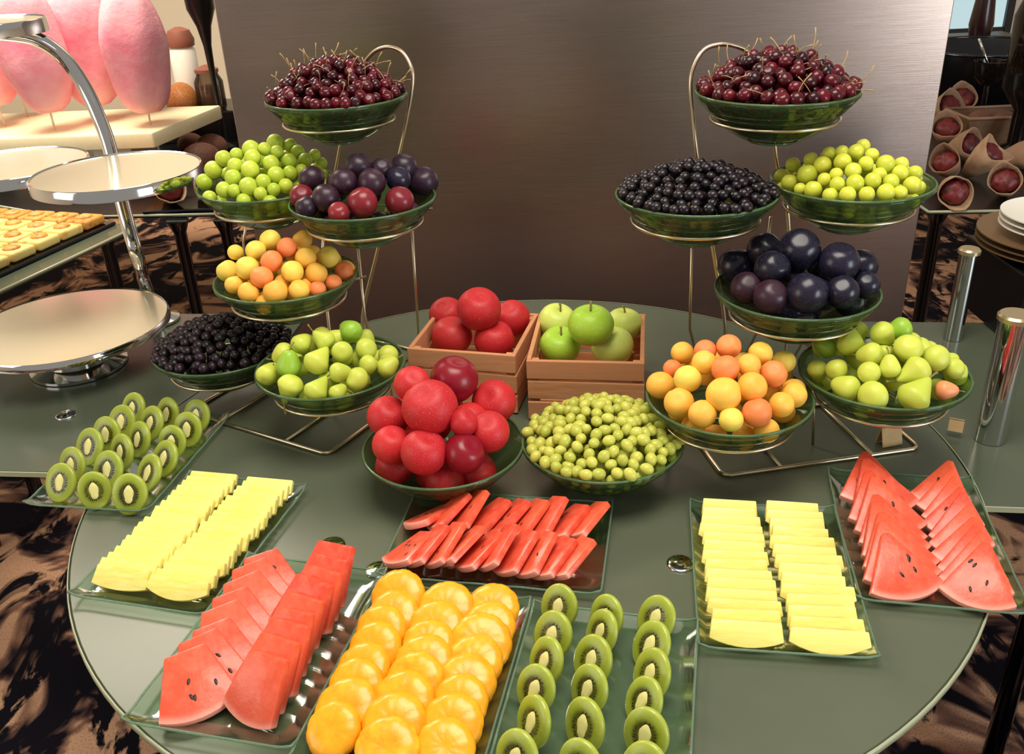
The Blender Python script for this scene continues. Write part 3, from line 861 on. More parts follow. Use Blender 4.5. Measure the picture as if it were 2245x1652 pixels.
# small fruit: heaped at random, one object each; those buried below are one mass
def small_heap(key, H, r, n, mesh, name, cat, label, group, under_label, cherry=False, sink=0.0):
    c = bowls[key]
    pts = []
    tries = 0
    while len(pts) < n and tries < 9000:
        tries += 1
        rho = (RB - 0.5 * r) * math.sqrt(random.random()); ph = random.uniform(0, 2 * PI)
        rad = r * random.uniform(0.9, 1.08)
        z = -0.004 + H * (1 - (rho / RB) ** 2) - random.uniform(0, 0.8) * r + (0.5 * r if rho > RB * 0.9 else 0)
        if rho > RB - 1.8 * r:
            z = max(z, 0.75 * r)
        p_ = c + Vector((rho * math.cos(ph), rho * math.sin(ph), z))
        k_ = 1.55 if tries < 5000 else 1.42
        if all((p_ - q).length > k_ * r for q in pts):
            pts.append(p_)
            o = thing(name, label, cat, mesh, p_, None, group)
            if cherry:
                d = Vector((random.uniform(-1, 1), random.uniform(-1, 1), random.uniform(0.1, 1.3))).normalized()
                o.rotation_euler = d.to_track_quat('Z', 'X').to_euler()
                o.scale = (rad,) * 3
                if random.random() < 0.42:
                    obj('stem', STEM_CH, o, (0, 0, 0.72), (random.uniform(-.25, .25), random.uniform(-.25, .25), random.uniform(0, 6.28)))
            else:
                o.rotation_euler = rrot()
                o.scale = (rad,) * 3
    mb = MB()
    cnt = 0
    base = [tuple(v.co) for v in mesh.vertices]; fcs = [tuple(f.vertices) for f in mesh.polygons]
    allp = list(pts)
    for _ in range(4000):
        rho = (RB - 1.0 * r) * math.sqrt(random.random()); ph = random.uniform(0, 2 * PI)
        zlo = bowl_z(rho) + r * 1.05
        zhi = -0.004 + H * (1 - (rho / RB) ** 2) - 1.5 * r
        if zhi < zlo: continue
        z = zlo if random.random() < 0.5 else max(zlo, zhi - random.uniform(0, 1.2) * r)
        p_ = Vector((rho * math.cos(ph), rho * math.sin(ph), z))
        if all((p_ + c - q).length > 1.6 * r for q in allp):
            allp.append(p_ + c); cnt += 1
            mb.add([p_ + Vector(v) * r for v in base], fcs)
        if cnt > 170: break
    o = thing(name + '_mass', under_label, cat, mb.data(name + '_mass', mesh.materials[0], True), c, None, None, 'stuff')
small_heap('Lch', 0.078, 0.0122, 130, FM['cherry'], 'cherry', 'cherry', 'dark red cherry heaped in the top bowl of the left stand', 'cherries on the left stand', 'mass of cherries under the heap in the left top bowl', True)
small_heap('Rch', 0.072, 0.0128, 125, FM['cherry'], 'cherry', 'cherry', 'dark red cherry heaped in the top bowl of the right stand', 'cherries on the right stand', 'mass of cherries under the heap in the right top bowl', True)
small_heap('Ldg', 0.062, 0.0105, 150, FM['darkgrape'], 'black_grape', 'grape', 'black grape heaped in the lowest bowl of the left stand', 'black grapes on the left stand', 'mass of black grapes under the heap in the left low bowl')
small_heap('Rbl', 0.056, 0.0102, 150, FM['blackgrape'], 'black_currant', 'currant', "black currant heaped in the right stand's dark bowl", 'black currants on the right stand', 'mass of black currants under the heap on the right stand')
small_heap('Fgr', 0.066, 0.0108, 160, FM['greengrape'], 'green_grape', 'grape', 'small green grape heaped in the front glass bowl', 'green grapes in the front bowl', 'mass of green grapes under the heap in the front bowl')

# ------------------------------------------------------------------ wooden crates
def crate(label, fl, fr, bl, H, name='wooden_crate'):
    """fl, fr, bl: front-left, front-right and back-left top corners"""
    ex = (fr - fl); W = ex.length; ex.normalize()
    ey = Vector((-ex.y, ex.x, 0)); D = (bl - fl).dot(ey)
    a = math.atan2(ex.y, ex.x)
    t = thing(name, label, 'crate', loc=(fl.x, fl.y, TZ), rot=(0, 0, a), group='wooden fruit crates')
    th = 0.009
    gap = 0.006
    hs = (H - 2 * gap - 0.004) / 3
    fslat = MB().box((0, 0, 0), (W, th, hs)).data('slat', 'wood', bevel=0.0015)
    sslat = MB().box((0, 0, 0), (th, D - 2 * th, hs)).data('slat', 'wood', bevel=0.0015)
    for k in range(3):
        z = 0.004 + hs / 2 + k * (hs + gap)
        j = lambda: random.uniform(-.001, .001)
        obj('slat', fslat, t, (W / 2 + j(), th / 2 + j(), z), (0, random.uniform(-.006, .006), 0))
        obj('slat', fslat, t, (W / 2 + j(), D - th / 2 + j(), z), (0, random.uniform(-.006, .006), 0))
        obj('slat', sslat, t, (th / 2 + j(), D / 2, z))
        obj('slat', sslat, t, (W - th / 2 + j(), D / 2, z))
    post = MB().box((0, 0, 0), (0.014, 0.014, H - 0.008)).data('corner_post', 'wood', bevel=0.001)
    for x in (th + 0.007, W - th - 0.007):
        for y in (th + 0.007, D - th - 0.007):
            obj('corner_post', post, t, (x, y, H / 2))
    obj('bottom_board', MB().box((W / 2, D / 2, 0.008), (W - 2 * th, D - 2 * th, 0.007)).data('bottom_board', 'wood'), t)
    return t
CH = 0.135
zt = TZ + CH
c_r = crate('wooden slat crate filled with green apples', pz(1154, 790, zt), pz(1414, 796, zt), pz(1184, 684, zt), CH)
c_l = crate('wooden slat crate filled with red nectarines', Vector((-0.228, 0.236, zt)), Vector((-0.008, 0.177, zt)), Vector((-0.172, 0.445, zt)), CH)
# (x, y, pixel radius, height above table)
for (x, y, r, h_, var, lab) in [(1295, 712, 50, 0.172, 'g', 'bright green apple lying on top of the other apples in the crate'),
        (1222, 704, 42, 0.128, 'p', 'pale green apple in the back left corner of the apple crate'),
        (1368, 710, 40, 0.128, 'p', 'pale green apple in the back right corner of the apple crate'),
        (1228, 756, 44, 0.112, 'g', 'green apple in the front left corner of the apple crate'),
        (1343, 758, 46, 0.112, 'p', 'pale green apple in the front right corner of the apple crate')]:
    p = pz(x, y, TZ + h_)
    r_ = r * depth(p) / F
    tl = Vector((random.uniform(-.4, .4), random.uniform(-.5, .1), 1)).normalized()
    o = thing('apple', lab, 'apple', FM['apple_' + var], p, tl.to_track_quat('Z', 'X').to_matrix(), 'apples in the crate')
    o.scale = (r_,) * 3
    obj('stem', STEM_AP, o, (0, 0, 0.62))
for (x, y, r, h_, var, lab) in [(1050, 677, 49, 0.180, 'n', 'large red nectarine lying on top of the others in the crate'),
        (980, 690, 40, 0.128, 'n', 'red nectarine in the back left corner of the red fruit crate'),
        (1122, 697, 41, 0.128, 'n', 'red nectarine in the back right corner of the red fruit crate'),
        (990, 736, 45, 0.112, 'a', 'red nectarine in the front left corner of the red fruit crate'),
        (1084, 745, 45, 0.112, 'n', 'red nectarine with yellow blotch in the front right corner of the crate')]:
    p = pz(x, y, TZ + h_)
    r_ = r * depth(p) / F
    tl = Vector((random.uniform(-.4, .4), random.uniform(-.9, .1), 1)).normalized()
    o = thing('nectarine', lab, 'nectarine', FM['nect_' + var], p, tl.to_track_quat('Z', 'X').to_matrix() @ yaw(random.uniform(0, 6)), 'nectarines in the crate')
    o.scale = (r_,) * 3

# ------------------------------------------------------------------ rectangular glass plates
PW, PL = 0.236, 0.345
def plate_meshes():
    nx, ny = 18, 24
    def zf(x, y):
        u, v = abs(x) / (PW / 2), abs(y) / (PL / 2)
        ex_ = max(0, (u - 0.80) / 0.20); ey_ = max(0, (v - 0.87) / 0.13)
        return 0.0022 + 0.012 * (ex_ ** 1.6 + ey_ ** 1.6) / (1 + 0.3 * ex_ * ey_) + 0.0006 * math.sin(y * 90) * ex_
    xs = [PW * (i / nx - 0.5) for i in range(nx + 1)]; ys = [PL * (j / ny - 0.5) for j in range(ny + 1)]
    vs_, fs_ = [], []
    for t in (0.0, -0.0022):
        for y in ys:
            for x in xs:
                vs_.append((x, y, zf(x, y) + t))
    N = (nx + 1) * (ny + 1)
    for o_, fl in ((0, False), (N, True)):
        for j in range(ny):
            for i in range(nx):
                a = o_ + j * (nx + 1) + i
                q = (a, a + 1, a + nx + 2, a + nx + 1)
                fs_.append(q[::-1] if fl else q)
    body = MB().add(vs_, fs_).data('plate_body', 'plate', True)
    loop = [(x, ys[0]) for x in xs] + [(xs[-1], y) for y in ys[1:]] + [(x, ys[-1]) for x in reversed(xs[:-1])] + [(xs[0], y) for y in reversed(ys[1:-1])]
    edge = MB().tube([(x, y, zf(x, y) - 0.001) for x, y in loop], 0.0019, 6, True).data('plate_edge', 'plateedge', True)
    return body, edge
PBODY, PEDGE = plate_meshes()
class Plate:
    def __init__(self, label, x, y, deg, z=TZ):
        self.c = Vector((x, y, z + 0.0012)); a = math.radians(deg)
        self.ex = Vector((math.cos(a), math.sin(a), 0)); self.ey = Vector((-math.sin(a), math.cos(a), 0)); self.ez = Vector((0, 0, 1))
        t = thing('glass_plate', label, 'plate', loc=self.c, rot=(0, 0, a), group='rectangular glass plates')
        obj('plate_body', PBODY, t); obj('plate_edge', PEDGE, t)
    def at(self, x, y, z=0.0):
        return self.c + self.ex * x + self.ey * y + self.ez * (z + 0.003)
    def R(self, tilt, turn=0.0, roll=0.0):
        """slice frame: in-plane y leans back from the plate by tilt (90 = upright), turned about the vertical"""
        ct, st = math.cos(turn), math.sin(turn)
        ex = self.ex * ct + self.ey * st; ey = -self.ex * st + self.ey * ct
        y_ = ey * math.cos(tilt) + self.ez * math.sin(tilt)
        z_ = -ey * math.sin(tilt) + self.ez * math.cos(tilt)
        return basis(ex, y_, z_) @ Matrix.Rotation(roll, 3, 'Z')
rad = math.radians
pA = Plate('clear glass plate of kiwi slices at the left table edge', -0.750, 0.060, -10)
pB = Plate('clear glass plate of pineapple slices on the left', -0.552, -0.209, -15)
pC = Plate('clear glass plate of watermelon slices at the front left', -0.380, -0.462, -14)
pD = Plate('clear glass plate of watermelon slices lying crosswise in the centre', -0.046, -0.250, -11 + 90)
pE = Plate('clear glass plate of peeled orange slices at the front', -0.158, -0.545, -13.5)
pF = Plate('clear glass plate of kiwi slices at the front', 0.076, -0.607, -13.5)
pG = Plate('clear glass plate of pineapple slices on the right', 0.366, -0.364, -9)
pH = Plate('clear glass plate of watermelon slices at the right table edge', 0.617, -0.290, -12)

# --- kiwi slices
def kiwi_meshes():
    a, b, t = 0.027, 0.032, 0.009
    prof = [(0.90, -t / 2), (0.985, -t / 2 * 0.6), (1.0, 0), (0.985, t / 2 * 0.6), (0.90, t / 2)]
    seg = 32
    vs_, fs_ = [(0, 0, -t / 2)], []
    rows = []
    for r, z in [(0.5, -t / 2)] + prof + [(0.5, t / 2)]:
        rows.append(len(vs_))
        for k in range(seg):
            ph = 2 * PI * k / seg
            w_ = 1 + 0.015 * math.sin(3 * ph + 1)
            vs_.append((a * r * w_ * math.cos(ph), b * r * w_ * math.sin(ph), z))
    vs_.append((0, 0, t / 2)); top = len(vs_) - 1
    for k in range(seg):
        k2 = (k + 1) % seg
        fs_.append((0, rows[0] + k2, rows[0] + k)); fs_.append((top, rows[-1] + k, rows[-1] + k2))
        for i in range(len(rows) - 1):
            fs_.append((rows[i] + k, rows[i] + k2, rows[i + 1] + k2, rows[i + 1] + k))
    body = MB().add(vs_, fs_).data('kiwi_slice', 'kiwi', True)
    core = MB().lathe([(1.0, 0.0002), (0.85, 0.0009), (0.4, 0.0011), (0, 0.0011)], 18)
    core.v = [Vector((p.x * 0.0072 * (1 + 0.12 * math.sin(5 * math.atan2(p.y, p.x))), p.y * 0.0140, p.z + t / 2)) for p in core.v]
    core = core.data('core', 'kiwicore', True)
    sd = MB()
    s1 = fruit_mesh('seed', 'seed', 0.5, 1.0, seg=6, rows=4)
    bv = [tuple(v.co) for v in s1.vertices]; bf = [tuple(f.vertices) for f in s1.polygons]
    for k in range(26):
        ph = 2 * PI * (k + random.uniform(-.3, .3)) / 26
        q = random.uniform(0.40, 0.52)
        cx, cy = a * q * math.cos(ph), b * q * math.sin(ph)
        sd.add([(cx + x * 0.0018 * abs(math.sin(ph)) + z * 0.0020 * math.cos(ph), cy + z * 0.0022 * math.sin(ph) + x * 0.0014 * math.cos(ph), t / 2 + y * 0.0009) for x, y, z in bv], bf)
    seeds = sd.data('seed_ring', 'seed', True)
    return body, core, seeds
KB, KC, KS = kiwi_meshes()
def kiwi(P, x, y, sc_, tilt, turn, label, group):
    h_ = 0.030 * sc_ * math.sin(tilt)
    p_ = pz(x, y, P.c.z + 0.003 + h_)
    o = thing('kiwi_slice', label, 'kiwi slice', KB, p_, P.R(tilt, turn, random.uniform(-.15, .15)), group)
    o.scale = (sc_,) * 3
    obj('core', KC, o); s_ = obj('seed_ring', KS, o); s_['kind'] = 'stuff'
def kiwi_cols(P, cols, org, s, sc_, tilt, turn, pname, group):
    for cn, lst in zip(('left', 'middle', 'right'), cols):
        n = len(lst)
        for i, (x, y) in enumerate(lst):
            lab = 'kiwi slice, %s from the front in the %s row of %s' % (ORD[n - 1 - i], cn, pname)
            kiwi(P, org[0] + x * s, org[1] + y * s, sc_ * random.uniform(.96, 1.04), tilt + random.uniform(-.12, .12), turn + random.uniform(-.25, .25) + (0.35 if i == n - 1 else 0), lab, group)
kiwi_cols(pA, [[(930, 180), (850, 270), (745, 355), (625, 440), (505, 570), (425, 690)], [(1170, 215), (1055, 280), (970, 390), (850, 480), (755, 600), (660, 745)],
               [(1370, 230), (1310, 320), (1200, 410), (1150, 525), (1040, 625), (905, 770)]], (0, 840), 0.3147, 1.12, rad(62), rad(-14), 'the left kiwi plate', 'kiwi slices on the left plate')
kiwi_cols(pF, [[(585, 360), (530, 610), (470, 840), (380, 1080), (360, 1370), (215, 1680)], [(1000, 450), (960, 580), (880, 830), (850, 1080), (810, 1400), (770, 1760)],
               [(1440, 460), (1395, 700), (1400, 950), (1330, 1190), (1350, 1480), (1330, 1800)]], (1080, 1240), 0.2494, 1.06, rad(62), rad(-36), 'the front kiwi plate', 'kiwi slices on the front plate')

# --- watermelon wedges
def wedge_mesh(tip, t=0.013, half=rad(33), half2=None):
    half2 = half if half2 is None else half2
    R = 0.115
    poly = [(tip, 0.055 - 0.004 - tip * 0.25), (-tip, 0.055 - 0.004 - tip * 0.25)]
    n = 10
    for k in range(n + 1):
        a = -PI / 2 - half + (half + half2) * k / n
        poly.append((R * math.cos(a), 0.055 + R * math.sin(a)))
    return MB().prism(poly, -t / 2, t / 2).data('watermelon_slice', 'melon', 'auto', bevel=0.003, bseg=2)
WEDGE = wedge_mesh(0.006)
WEDGE_BLUNT = wedge_mesh(0.030, 0.013, rad(30))
WEDGE_SQUARE = wedge_mesh(0.036, 0.017, rad(36), rad(20))
def seed_mesh():
    s1 = fruit_mesh('seed', 'seed', 0.6, 1.0, seg=8, rows=6, point=0.2)
    for v in s1.vertices:
        x, y, z = v.co
        v.co = (x * 0.0042, z * 0.0052, y * 0.0024)
    return s1
SEED = seed_mesh()
def wedge(P, x, y, sc_, R, label, group, nseed, lift=0.0, sx=1.0, mesh=None):
    pts = [R @ Vector((vx * sx * sc_, vy * sc_, vz * sc_)) for vx, vy, vz in ((-0.063, -0.05, 0), (0.063, -0.05, 0), (0, -0.06, 0.0065), (0, -0.06, -0.0065), (0.01, 0.05, 0), (-0.01, 0.05, 0))]
    h_ = -min(q.z for q in pts)
    o = thing('watermelon_slice', label, 'watermelon slice', mesh or WEDGE, P.at(x, y, h_ + lift), R, group)
    o.scale = (sc_ * sx, sc_, sc_)
    for k in range(nseed):
        a = random.uniform(-.42, .42); q = random.uniform(0.045, 0.095)
        obj('seed', SEED, o, (q * math.sin(a), 0.055 - q * math.cos(a), 0.0062), (0, 0, a + random.uniform(-.5, .5)))
def wedge_col(P, x, y0, y1, n, sc_, tilt, turn, cname, pname, group, roll=0.0, sx=1.0, seeds=(0, 3), lift=0.0, dx=0.0, mesh=None):
    for i in range(n):
        t = i / (n - 1)
        lab = 'watermelon slice, %s from the front in the %s row of %s' % (ORD[i], cname, pname)
        R = P.R(tilt + random.uniform(-.07, .07), turn + random.uniform(-.08, .08), roll + random.uniform(-.06, .06))
        wedge(P, x + dx * t + random.uniform(-.003, .003), y0 + (y1 - y0) * t, sc_ * random.uniform(.95, 1.04), R, lab, group, random.randint(*seeds) + (1 if i < 2 else 0), lift, sx, mesh)
wedge_col(pH, -0.054, -0.112, 0.128, 9, 0.98, rad(25), rad(14), 'left', 'the right watermelon plate', 'watermelon slices on the right plate', sx=0.95, seeds=(1, 4))
wedge_col(pH, 0.062, -0.118, 0.122, 10, 0.94, rad(28), rad(-16), 'right', 'the right watermelon plate', 'watermelon slices on the right plate', sx=0.85, seeds=(0, 3))
wedge_col(pC, -0.052, -0.105, 0.112, 8, 0.94, rad(24), rad(24), 'left', 'the front left watermelon plate', 'watermelon slices on the front left plate', roll=0.25, sx=0.95, seeds=(1, 3), mesh=WEDGE_BLUNT)
wedge_col(pC, 0.056, -0.112, 0.118, 9, 0.92, rad(52), rad(-12), 'right', 'the front left watermelon plate', 'watermelon slices on the front left plate', sx=0.86, seeds=(0, 3), mesh=WEDGE_SQUARE)
# the crosswise plate: rows run along the plate's length, slices lean to the left
class Turned(Plate):
    def __init__(self, P):
        self.c = P.c; self.ex = -P.ey; self.ey = P.ex; self.ez = P.ez
        self.ex = -P.ey; self.ey = P.ex
tD = Turned(pD)
def cross_row(yc, n, x0, x1, sc_, rname, ordname, group):
    for i in range(n):
        t = i / (n - 1)
        X = x0 + (x1 - x0) * t
        # plane leans to the left: in-plane "up" points right-back-up, the arc end sits low at the front left
        ex = Vector((math.cos(rad(-11)), math.sin(rad(-11)), 0)); ey = Vector((-ex.y, ex.x, 0)); ez = Vector((0, 0, 1))
        u = (ex * 0.46 + ey * 0.62 + ez * 0.30).normalized()           # in-plane y
        nrm = (-ex * 0.62 - ey * 0.05 + ez * 0.75)
        nrm = (nrm - u * nrm.dot(u)).normalized()
        xx = u.cross(nrm)
        R = basis(xx, u, nrm)
        R = Matrix.Rotation(random.uniform(-.12, .12) + (0.25 if i < 1 else 0), 3, 'Z') @ R @ Matrix.Rotation(random.uniform(-.12, .12) - (0.35 if i == 0 else 0), 3, 'X') @ Matrix.Rotation(random.uniform(-.14, .10), 3, 'Y')
        pts = [R @ Vector(q) * sc_ for q in ((-0.063, -0.05, 0), (0.063, -0.05, 0), (0, -0.06, 0.0065), (0, -0.06, -0.0065), (0, .05, 0))]
        h_ = -min(q.z for q in pts)
        p_ = Vector((-0.046, -0.250, TZ + 0.0042)) + ex * X + ey * yc + ez * (h_ * 0.96)
        o = thing('watermelon_slice', 'watermelon slice, %s from left in the %s row of the crosswise centre plate' % (ORD[i], rname), 'watermelon slice', WEDGE_BLUNT, p_, R, group)
        o.scale = (sc_ * 0.8, sc_, sc_)
        for k in range(random.randint(0, 2) + (3 if i == 0 else 0)):
            a = random.uniform(-.42, .42); q = random.uniform(0.045, 0.095)
            obj('seed', SEED, o, (q * math.sin(a), 0.055 - q * math.cos(a), 0.0062), (0, 0, a + random.uniform(-.5, .5)))
cross_row(-0.062, 10, -0.130, 0.125, 0.84, 'front', '', 'watermelon slices on the centre plate')
cross_row(0.030, 9, -0.120, 0.140, 0.84, 'back', '', 'watermelon slices on the centre plate')

# --- pineapple slices: thin slabs with a bowed lower edge
def pine_mesh(Wd, Hh, t, bow):
    poly = [(Wd / 2 * 0.94, Hh / 2), (-Wd / 2 * 0.94, Hh / 2), (-Wd / 2, -Hh / 2 + bow)]
    for k in range(1, 8):
        u = -1 + 2 * k / 8
        poly.append((u * Wd / 2, -Hh / 2 + bow * u * u))
    poly.append((Wd / 2, -Hh / 2 + bow))
    return MB().prism(poly, -t / 2, t / 2).data('pineapple_slice', 'pine', 'auto', bevel=0.0016)
PINES = [pine_mesh(0.092, 0.036, 0.0095, 0.010), pine_mesh(0.096, 0.034, 0.009, 0.014), pine_mesh(0.088, 0.036, 0.0095, 0.006)]
def pine_col(P, x, y0, y1, n, tilt, sx, cname, pname, group, dx=0.0, turn=0.0):
    for i in range(n):
        t = i / (n - 1)
        lab = 'pineapple slice, %s from the front in the %s row of %s' % (ORD[i], cname, pname)
        tl = tilt + random.uniform(-.06, .06)
        h_ = 0.020 * math.sin(tl) + 0.005 * math.cos(tl)
        s_ = sx * (1 - 0.10 * t) * random.uniform(.95, 1.03)
        o = thing('pineapple_slice', lab, 'pineapple slice', random.choice(PINES), P.at(x + dx * t + random.uniform(-.002, .002), y0 + (y1 - y0) * t, h_), P.R(tl, turn + random.uniform(-.05, .05)), group)
        o.scale = (s_, 1, 1)
pine_col(pB, -0.053, -0.130, 0.145, 18, rad(40), 1.16, 'left', 'the left pineapple plate', 'pineapple slices on the left plate')
pine_col(pB, 0.050, -0.135, 0.145, 19, rad(40), 1.14, 'right', 'the left pineapple plate', 'pineapple slices on the left plate', dx=0.006)
pine_col(pG, -0.053, -0.150, 0.140, 14, rad(48), 1.12, 'left', 'the right pineapple plate', 'pineapple slices on the right plate', dx=-0.004)
pine_col(pG, 0.056, -0.155, 0.142, 14, rad(48), 1.12, 'right', 'the right pineapple plate', 'pineapple slices on the right plate', dx=-0.010)

# --- peeled orange rounds with lobed rims
def orange_mesh():
    R, t = 0.040, 0.024
    prof = [(0, -t / 2), (0.6, -t / 2), (0.86, -t * 0.36), (0.98, -t * 0.12), (1.0, t * 0.06), (0.92, t * 0.30), (0.74, t * 0.44), (0.4, t * 0.50), (0.12, t * 0.46), (0, t * 0.43)]
    mb = MB().lathe(prof, 44)
    def f_(p):
        ph = math.atan2(p.y, p.x); rho = math.hypot(p.x, p.y)
        lob = 1 - 0.022 * (1 - abs(math.sin(ph * 5.5))) ** 3 * rho
        dz = -0.0004 * (1 - abs(math.sin(ph * 5.5))) ** 4 * (rho > 0.25) * (p.z > 0)
        return Vector((p.x * R * lob, p.y * R * lob, p.z + dz))
    mb.v = [f_(p) for p in mb.v]
    return mb.data('orange_slice', 'orange', True)
ORG = orange_mesh()
OCORE = MB().lathe([(0.0046, 0.0082), (0.004, 0.0098), (0.002, 0.0102), (0, 0.0102)], 10).data('core', 'orangepith', True)
def orange_col(P, x, y0, y1, n, cname):
    for i in range(n):
        t = i / (n - 1)
        lab = 'peeled orange slice, %s from the front in the %s row of the orange plate' % (ORD[i], cname)
        tl = rad(30) + random.uniform(-.1, .1)
        h_ = 0.033 * math.sin(tl) + 0.008
        o = thing('orange_slice', lab, 'orange slice', ORG, P.at(x + random.uniform(-.003, .003), y0 + (y1 - y0) * t, h_), P.R(tl, random.uniform(-.15, .15), random.uniform(0, 6.28)), 'orange slices on the front plate')
        s_ = random.uniform(.90, 1.06)
        o.scale = (s_ * random.uniform(.94, 1.05), s_, s_ * random.uniform(.85, 1.2))
        obj('core', OCORE, o)
orange_col(pE, -0.070, -0.120, 0.128, 8, 'left')
orange_col(pE, 0.002, -0.135, 0.118, 8, 'middle')
orange_col(pE, 0.072, -0.120, 0.130, 8, 'right')

# ------------------------------------------------------------------ tiered tray stand on the left side table
def disc_meshes(R, t):
    top = MB().lathe([(0, 0), (R - 0.006, 0), (R - 0.005, 0.0025), (0, 0.0025)], 72).data('tray_surface', 'mirror', 'auto')
    rim = MB().lathe([(R - 0.006, 0.003), (R - 0.002, 0.005), (R, 0.002), (R, -t), (R - 0.004, -t), (0, -t), (0, -0.002), (R - 0.006, -0.002)], 72).data('tray_rim', 'chrome', 'auto')
    return top, rim
ts = thing('tiered_tray_stand', 'curved chrome stand with three empty round cream trays at left', 'stand', loc=(-1.05, 0.55, 0.737))
def tray(root, P, R, t):
    a, b = disc_meshes(R, t)
    q = Vector(P) - Vector(root.location)
    s_ = obj('tray', b, root, q)
    obj('tray_surface', a, s_)
low = pz(150, 712, 0.845); mid = pd(257, 377, 1.96)
tray(ts, low, 0.228, 0.014)
tray(ts, mid, 0.177, 0.020)
topc = pd(-62, 52, 1.98)
tray(ts, topc, 0.150, 0.024)
o0 = Vector(ts.location)
ctl = [Vector((-0.955, 0.80, 0.742)), Vector((-0.960, 0.79, 0.86))] + [pd(x, y, d) for x, y, d in ((300, 560, 2.17), (280, 490, 2.16), (262, 420, 2.15), (240, 322, 2.13), (216, 255, 2.11), (182, 185, 2.09), (135, 122, 2.06), (70, 82, 2.02), (-20, 70, 1.98))]
def spline(pts, k=6):
    out = []
    for i in range(len(pts) - 1):
        p0, p1, p2, p3 = pts[max(i - 1, 0)], pts[i], pts[i + 1], pts[min(i + 2, len(pts) - 1)]
        for j in range(k):
            t = j / k
            out.append(0.5 * ((2 * p1) + (p2 - p0) * t + (2 * p0 - 5 * p1 + 4 * p2 - p3) * t * t + (3 * p1 - p0 - 3 * p2 + p3) * t ** 3))
    out.append(pts[-1])
    return out
sp = spline(ctl)
obj('curved_arm', MB().tube([p - o0 for p in sp], 0.0165, 14).data('curved_arm', 'chrome', True), ts)
obj('arm_foot', MB().lathe([(0, 0.0), (0.06, 0.0), (0.06, 0.006), (0.03, 0.02), (0.02, 0.05), (0, 0.05)], 28, Vector((-0.955, 0.80, 0.739)) - o0).data('arm_foot', 'chrome', 'auto'), ts)
obj('pedestal', MB().lathe([(0, 0.002), (0.11, 0.002), (0.11, 0.008), (0.075, 0.02), (0.07, 0.08), (0.09, low.z - 0.014 - 0.737), (0, low.z - 0.014 - 0.737)], 36, Vector((low.x, low.y, 0.737)) - o0).data('pedestal', 'chrome', 'auto'), ts)
q = Vector((mid.x, mid.y, mid.z - 0.02)) - o0
aq = pd(246, 345, 2.13) - o0
obj('tray_bracket', MB().tube([q + Vector((0, 0, -0.008)), q.lerp(aq, .5) + Vector((0, 0, -0.012)), aq + Vector((0, 0, -0.03))], 0.009, 10).data('tray_bracket', 'chrome', True), ts)

t2 = thing('tray_pedestal', 'round cream tray on a chrome post behind the tiered stand', 'stand', loc=(-1.27, 0.80, 0.737))
p2 = pd(22, 362, 2.28)
t2.location = (p2.x, p2.y, 0.737)
tray(t2, p2, 0.185, 0.022)
obj('post', MB().lathe([(0, 0.002), (0.08, 0.002), (0.08, 0.01), (0.02, 0.03), (0.018, p2.z - 0.737 - 0.05), (0, p2.z - 0.737 - 0.04)], 24, (-0.22, 0, 0)).data('post', 'chrome', 'auto'), t2)
obj('tray_bracket', MB().tube([(-0.22, 0, p2.z - 0.737 - 0.05), (-0.12, 0, p2.z - 0.737 - 0.034), (0.0, 0, p2.z - 0.737 - 0.031)], 0.009, 10).data('tray_bracket', 'chrome', True), t2)

# ------------------------------------------------------------------ buffet behind on the left
def buffet_table(name, label, pts, z, mat='sidetable', legs=None):
    t = thing(name, label, 'table', loc=(pts[0][0], pts[0][1], 0))
    o_ = Vector((pts[0][0], pts[0][1], 0))
    obj('table_top', MB().prism([(x - o_.x, y - o_.y) for x, y in pts], z - 0.014, z).data('table_top', mat, bevel=0.002), t)
    n = len(pts)
    ed = MB()
    for i in range(n):
        a, b = Vector((*pts[i], z - 0.004)) - o_, Vector((*pts[(i + 1) % n], z - 0.004)) - o_
        ed.tube([a, b], 0.005, 6)
    obj('glass_edge', ed.data('glass_edge', 'glassedge', True), t)
    lg = MB().lathe([(0, 0.002), (0.032, 0.002), (0.03, 0.02), (0.022, 0.04), (0.022, z - 0.06), (0.04, z - 0.014), (0, z - 0.014)], 16).data('leg', 'darkchrome', 'auto')
    for x, y in legs or pts:
        obj('leg', lg, t, (x - o_.x, y - o_.y, 0))
    return t
d_ = Vector((0.236, 0.705)).normalized(); l_ = Vector((-d_.y, d_.x))
q0 = Vector((-1.52, 0.97)); q1 = q0 + d_ * 0.72; q2 = q1 + l_ * 0.95; q3 = q0 + l_ * 0.95
buffet_table('buffet_table', 'glass buffet table carrying the pastry tray at far left', [tuple(q0), tuple(q1), tuple(q2), tuple(q3)], 0.75, legs=[tuple(q0.lerp(q2, .12)), tuple(q1.lerp(q3, .10)), tuple(q2.lerp(q0, .1)), tuple(q3.lerp(q1, .1))])
buffet_table('buffet_table', 'dark buffet table carrying the bread and the pink candy floss', [(-1.62, 1.80), (-0.93, 1.74), (-0.86, 3.5), (-2.9, 3.6), (-2.9, 2.55)], 0.75, 'black', legs=[tuple(pz(390, 486, 0.73))[:2], tuple(pz(492, 484, 0.73))[:2], (-0.95, 3.4), (-2.8, 3.4)])
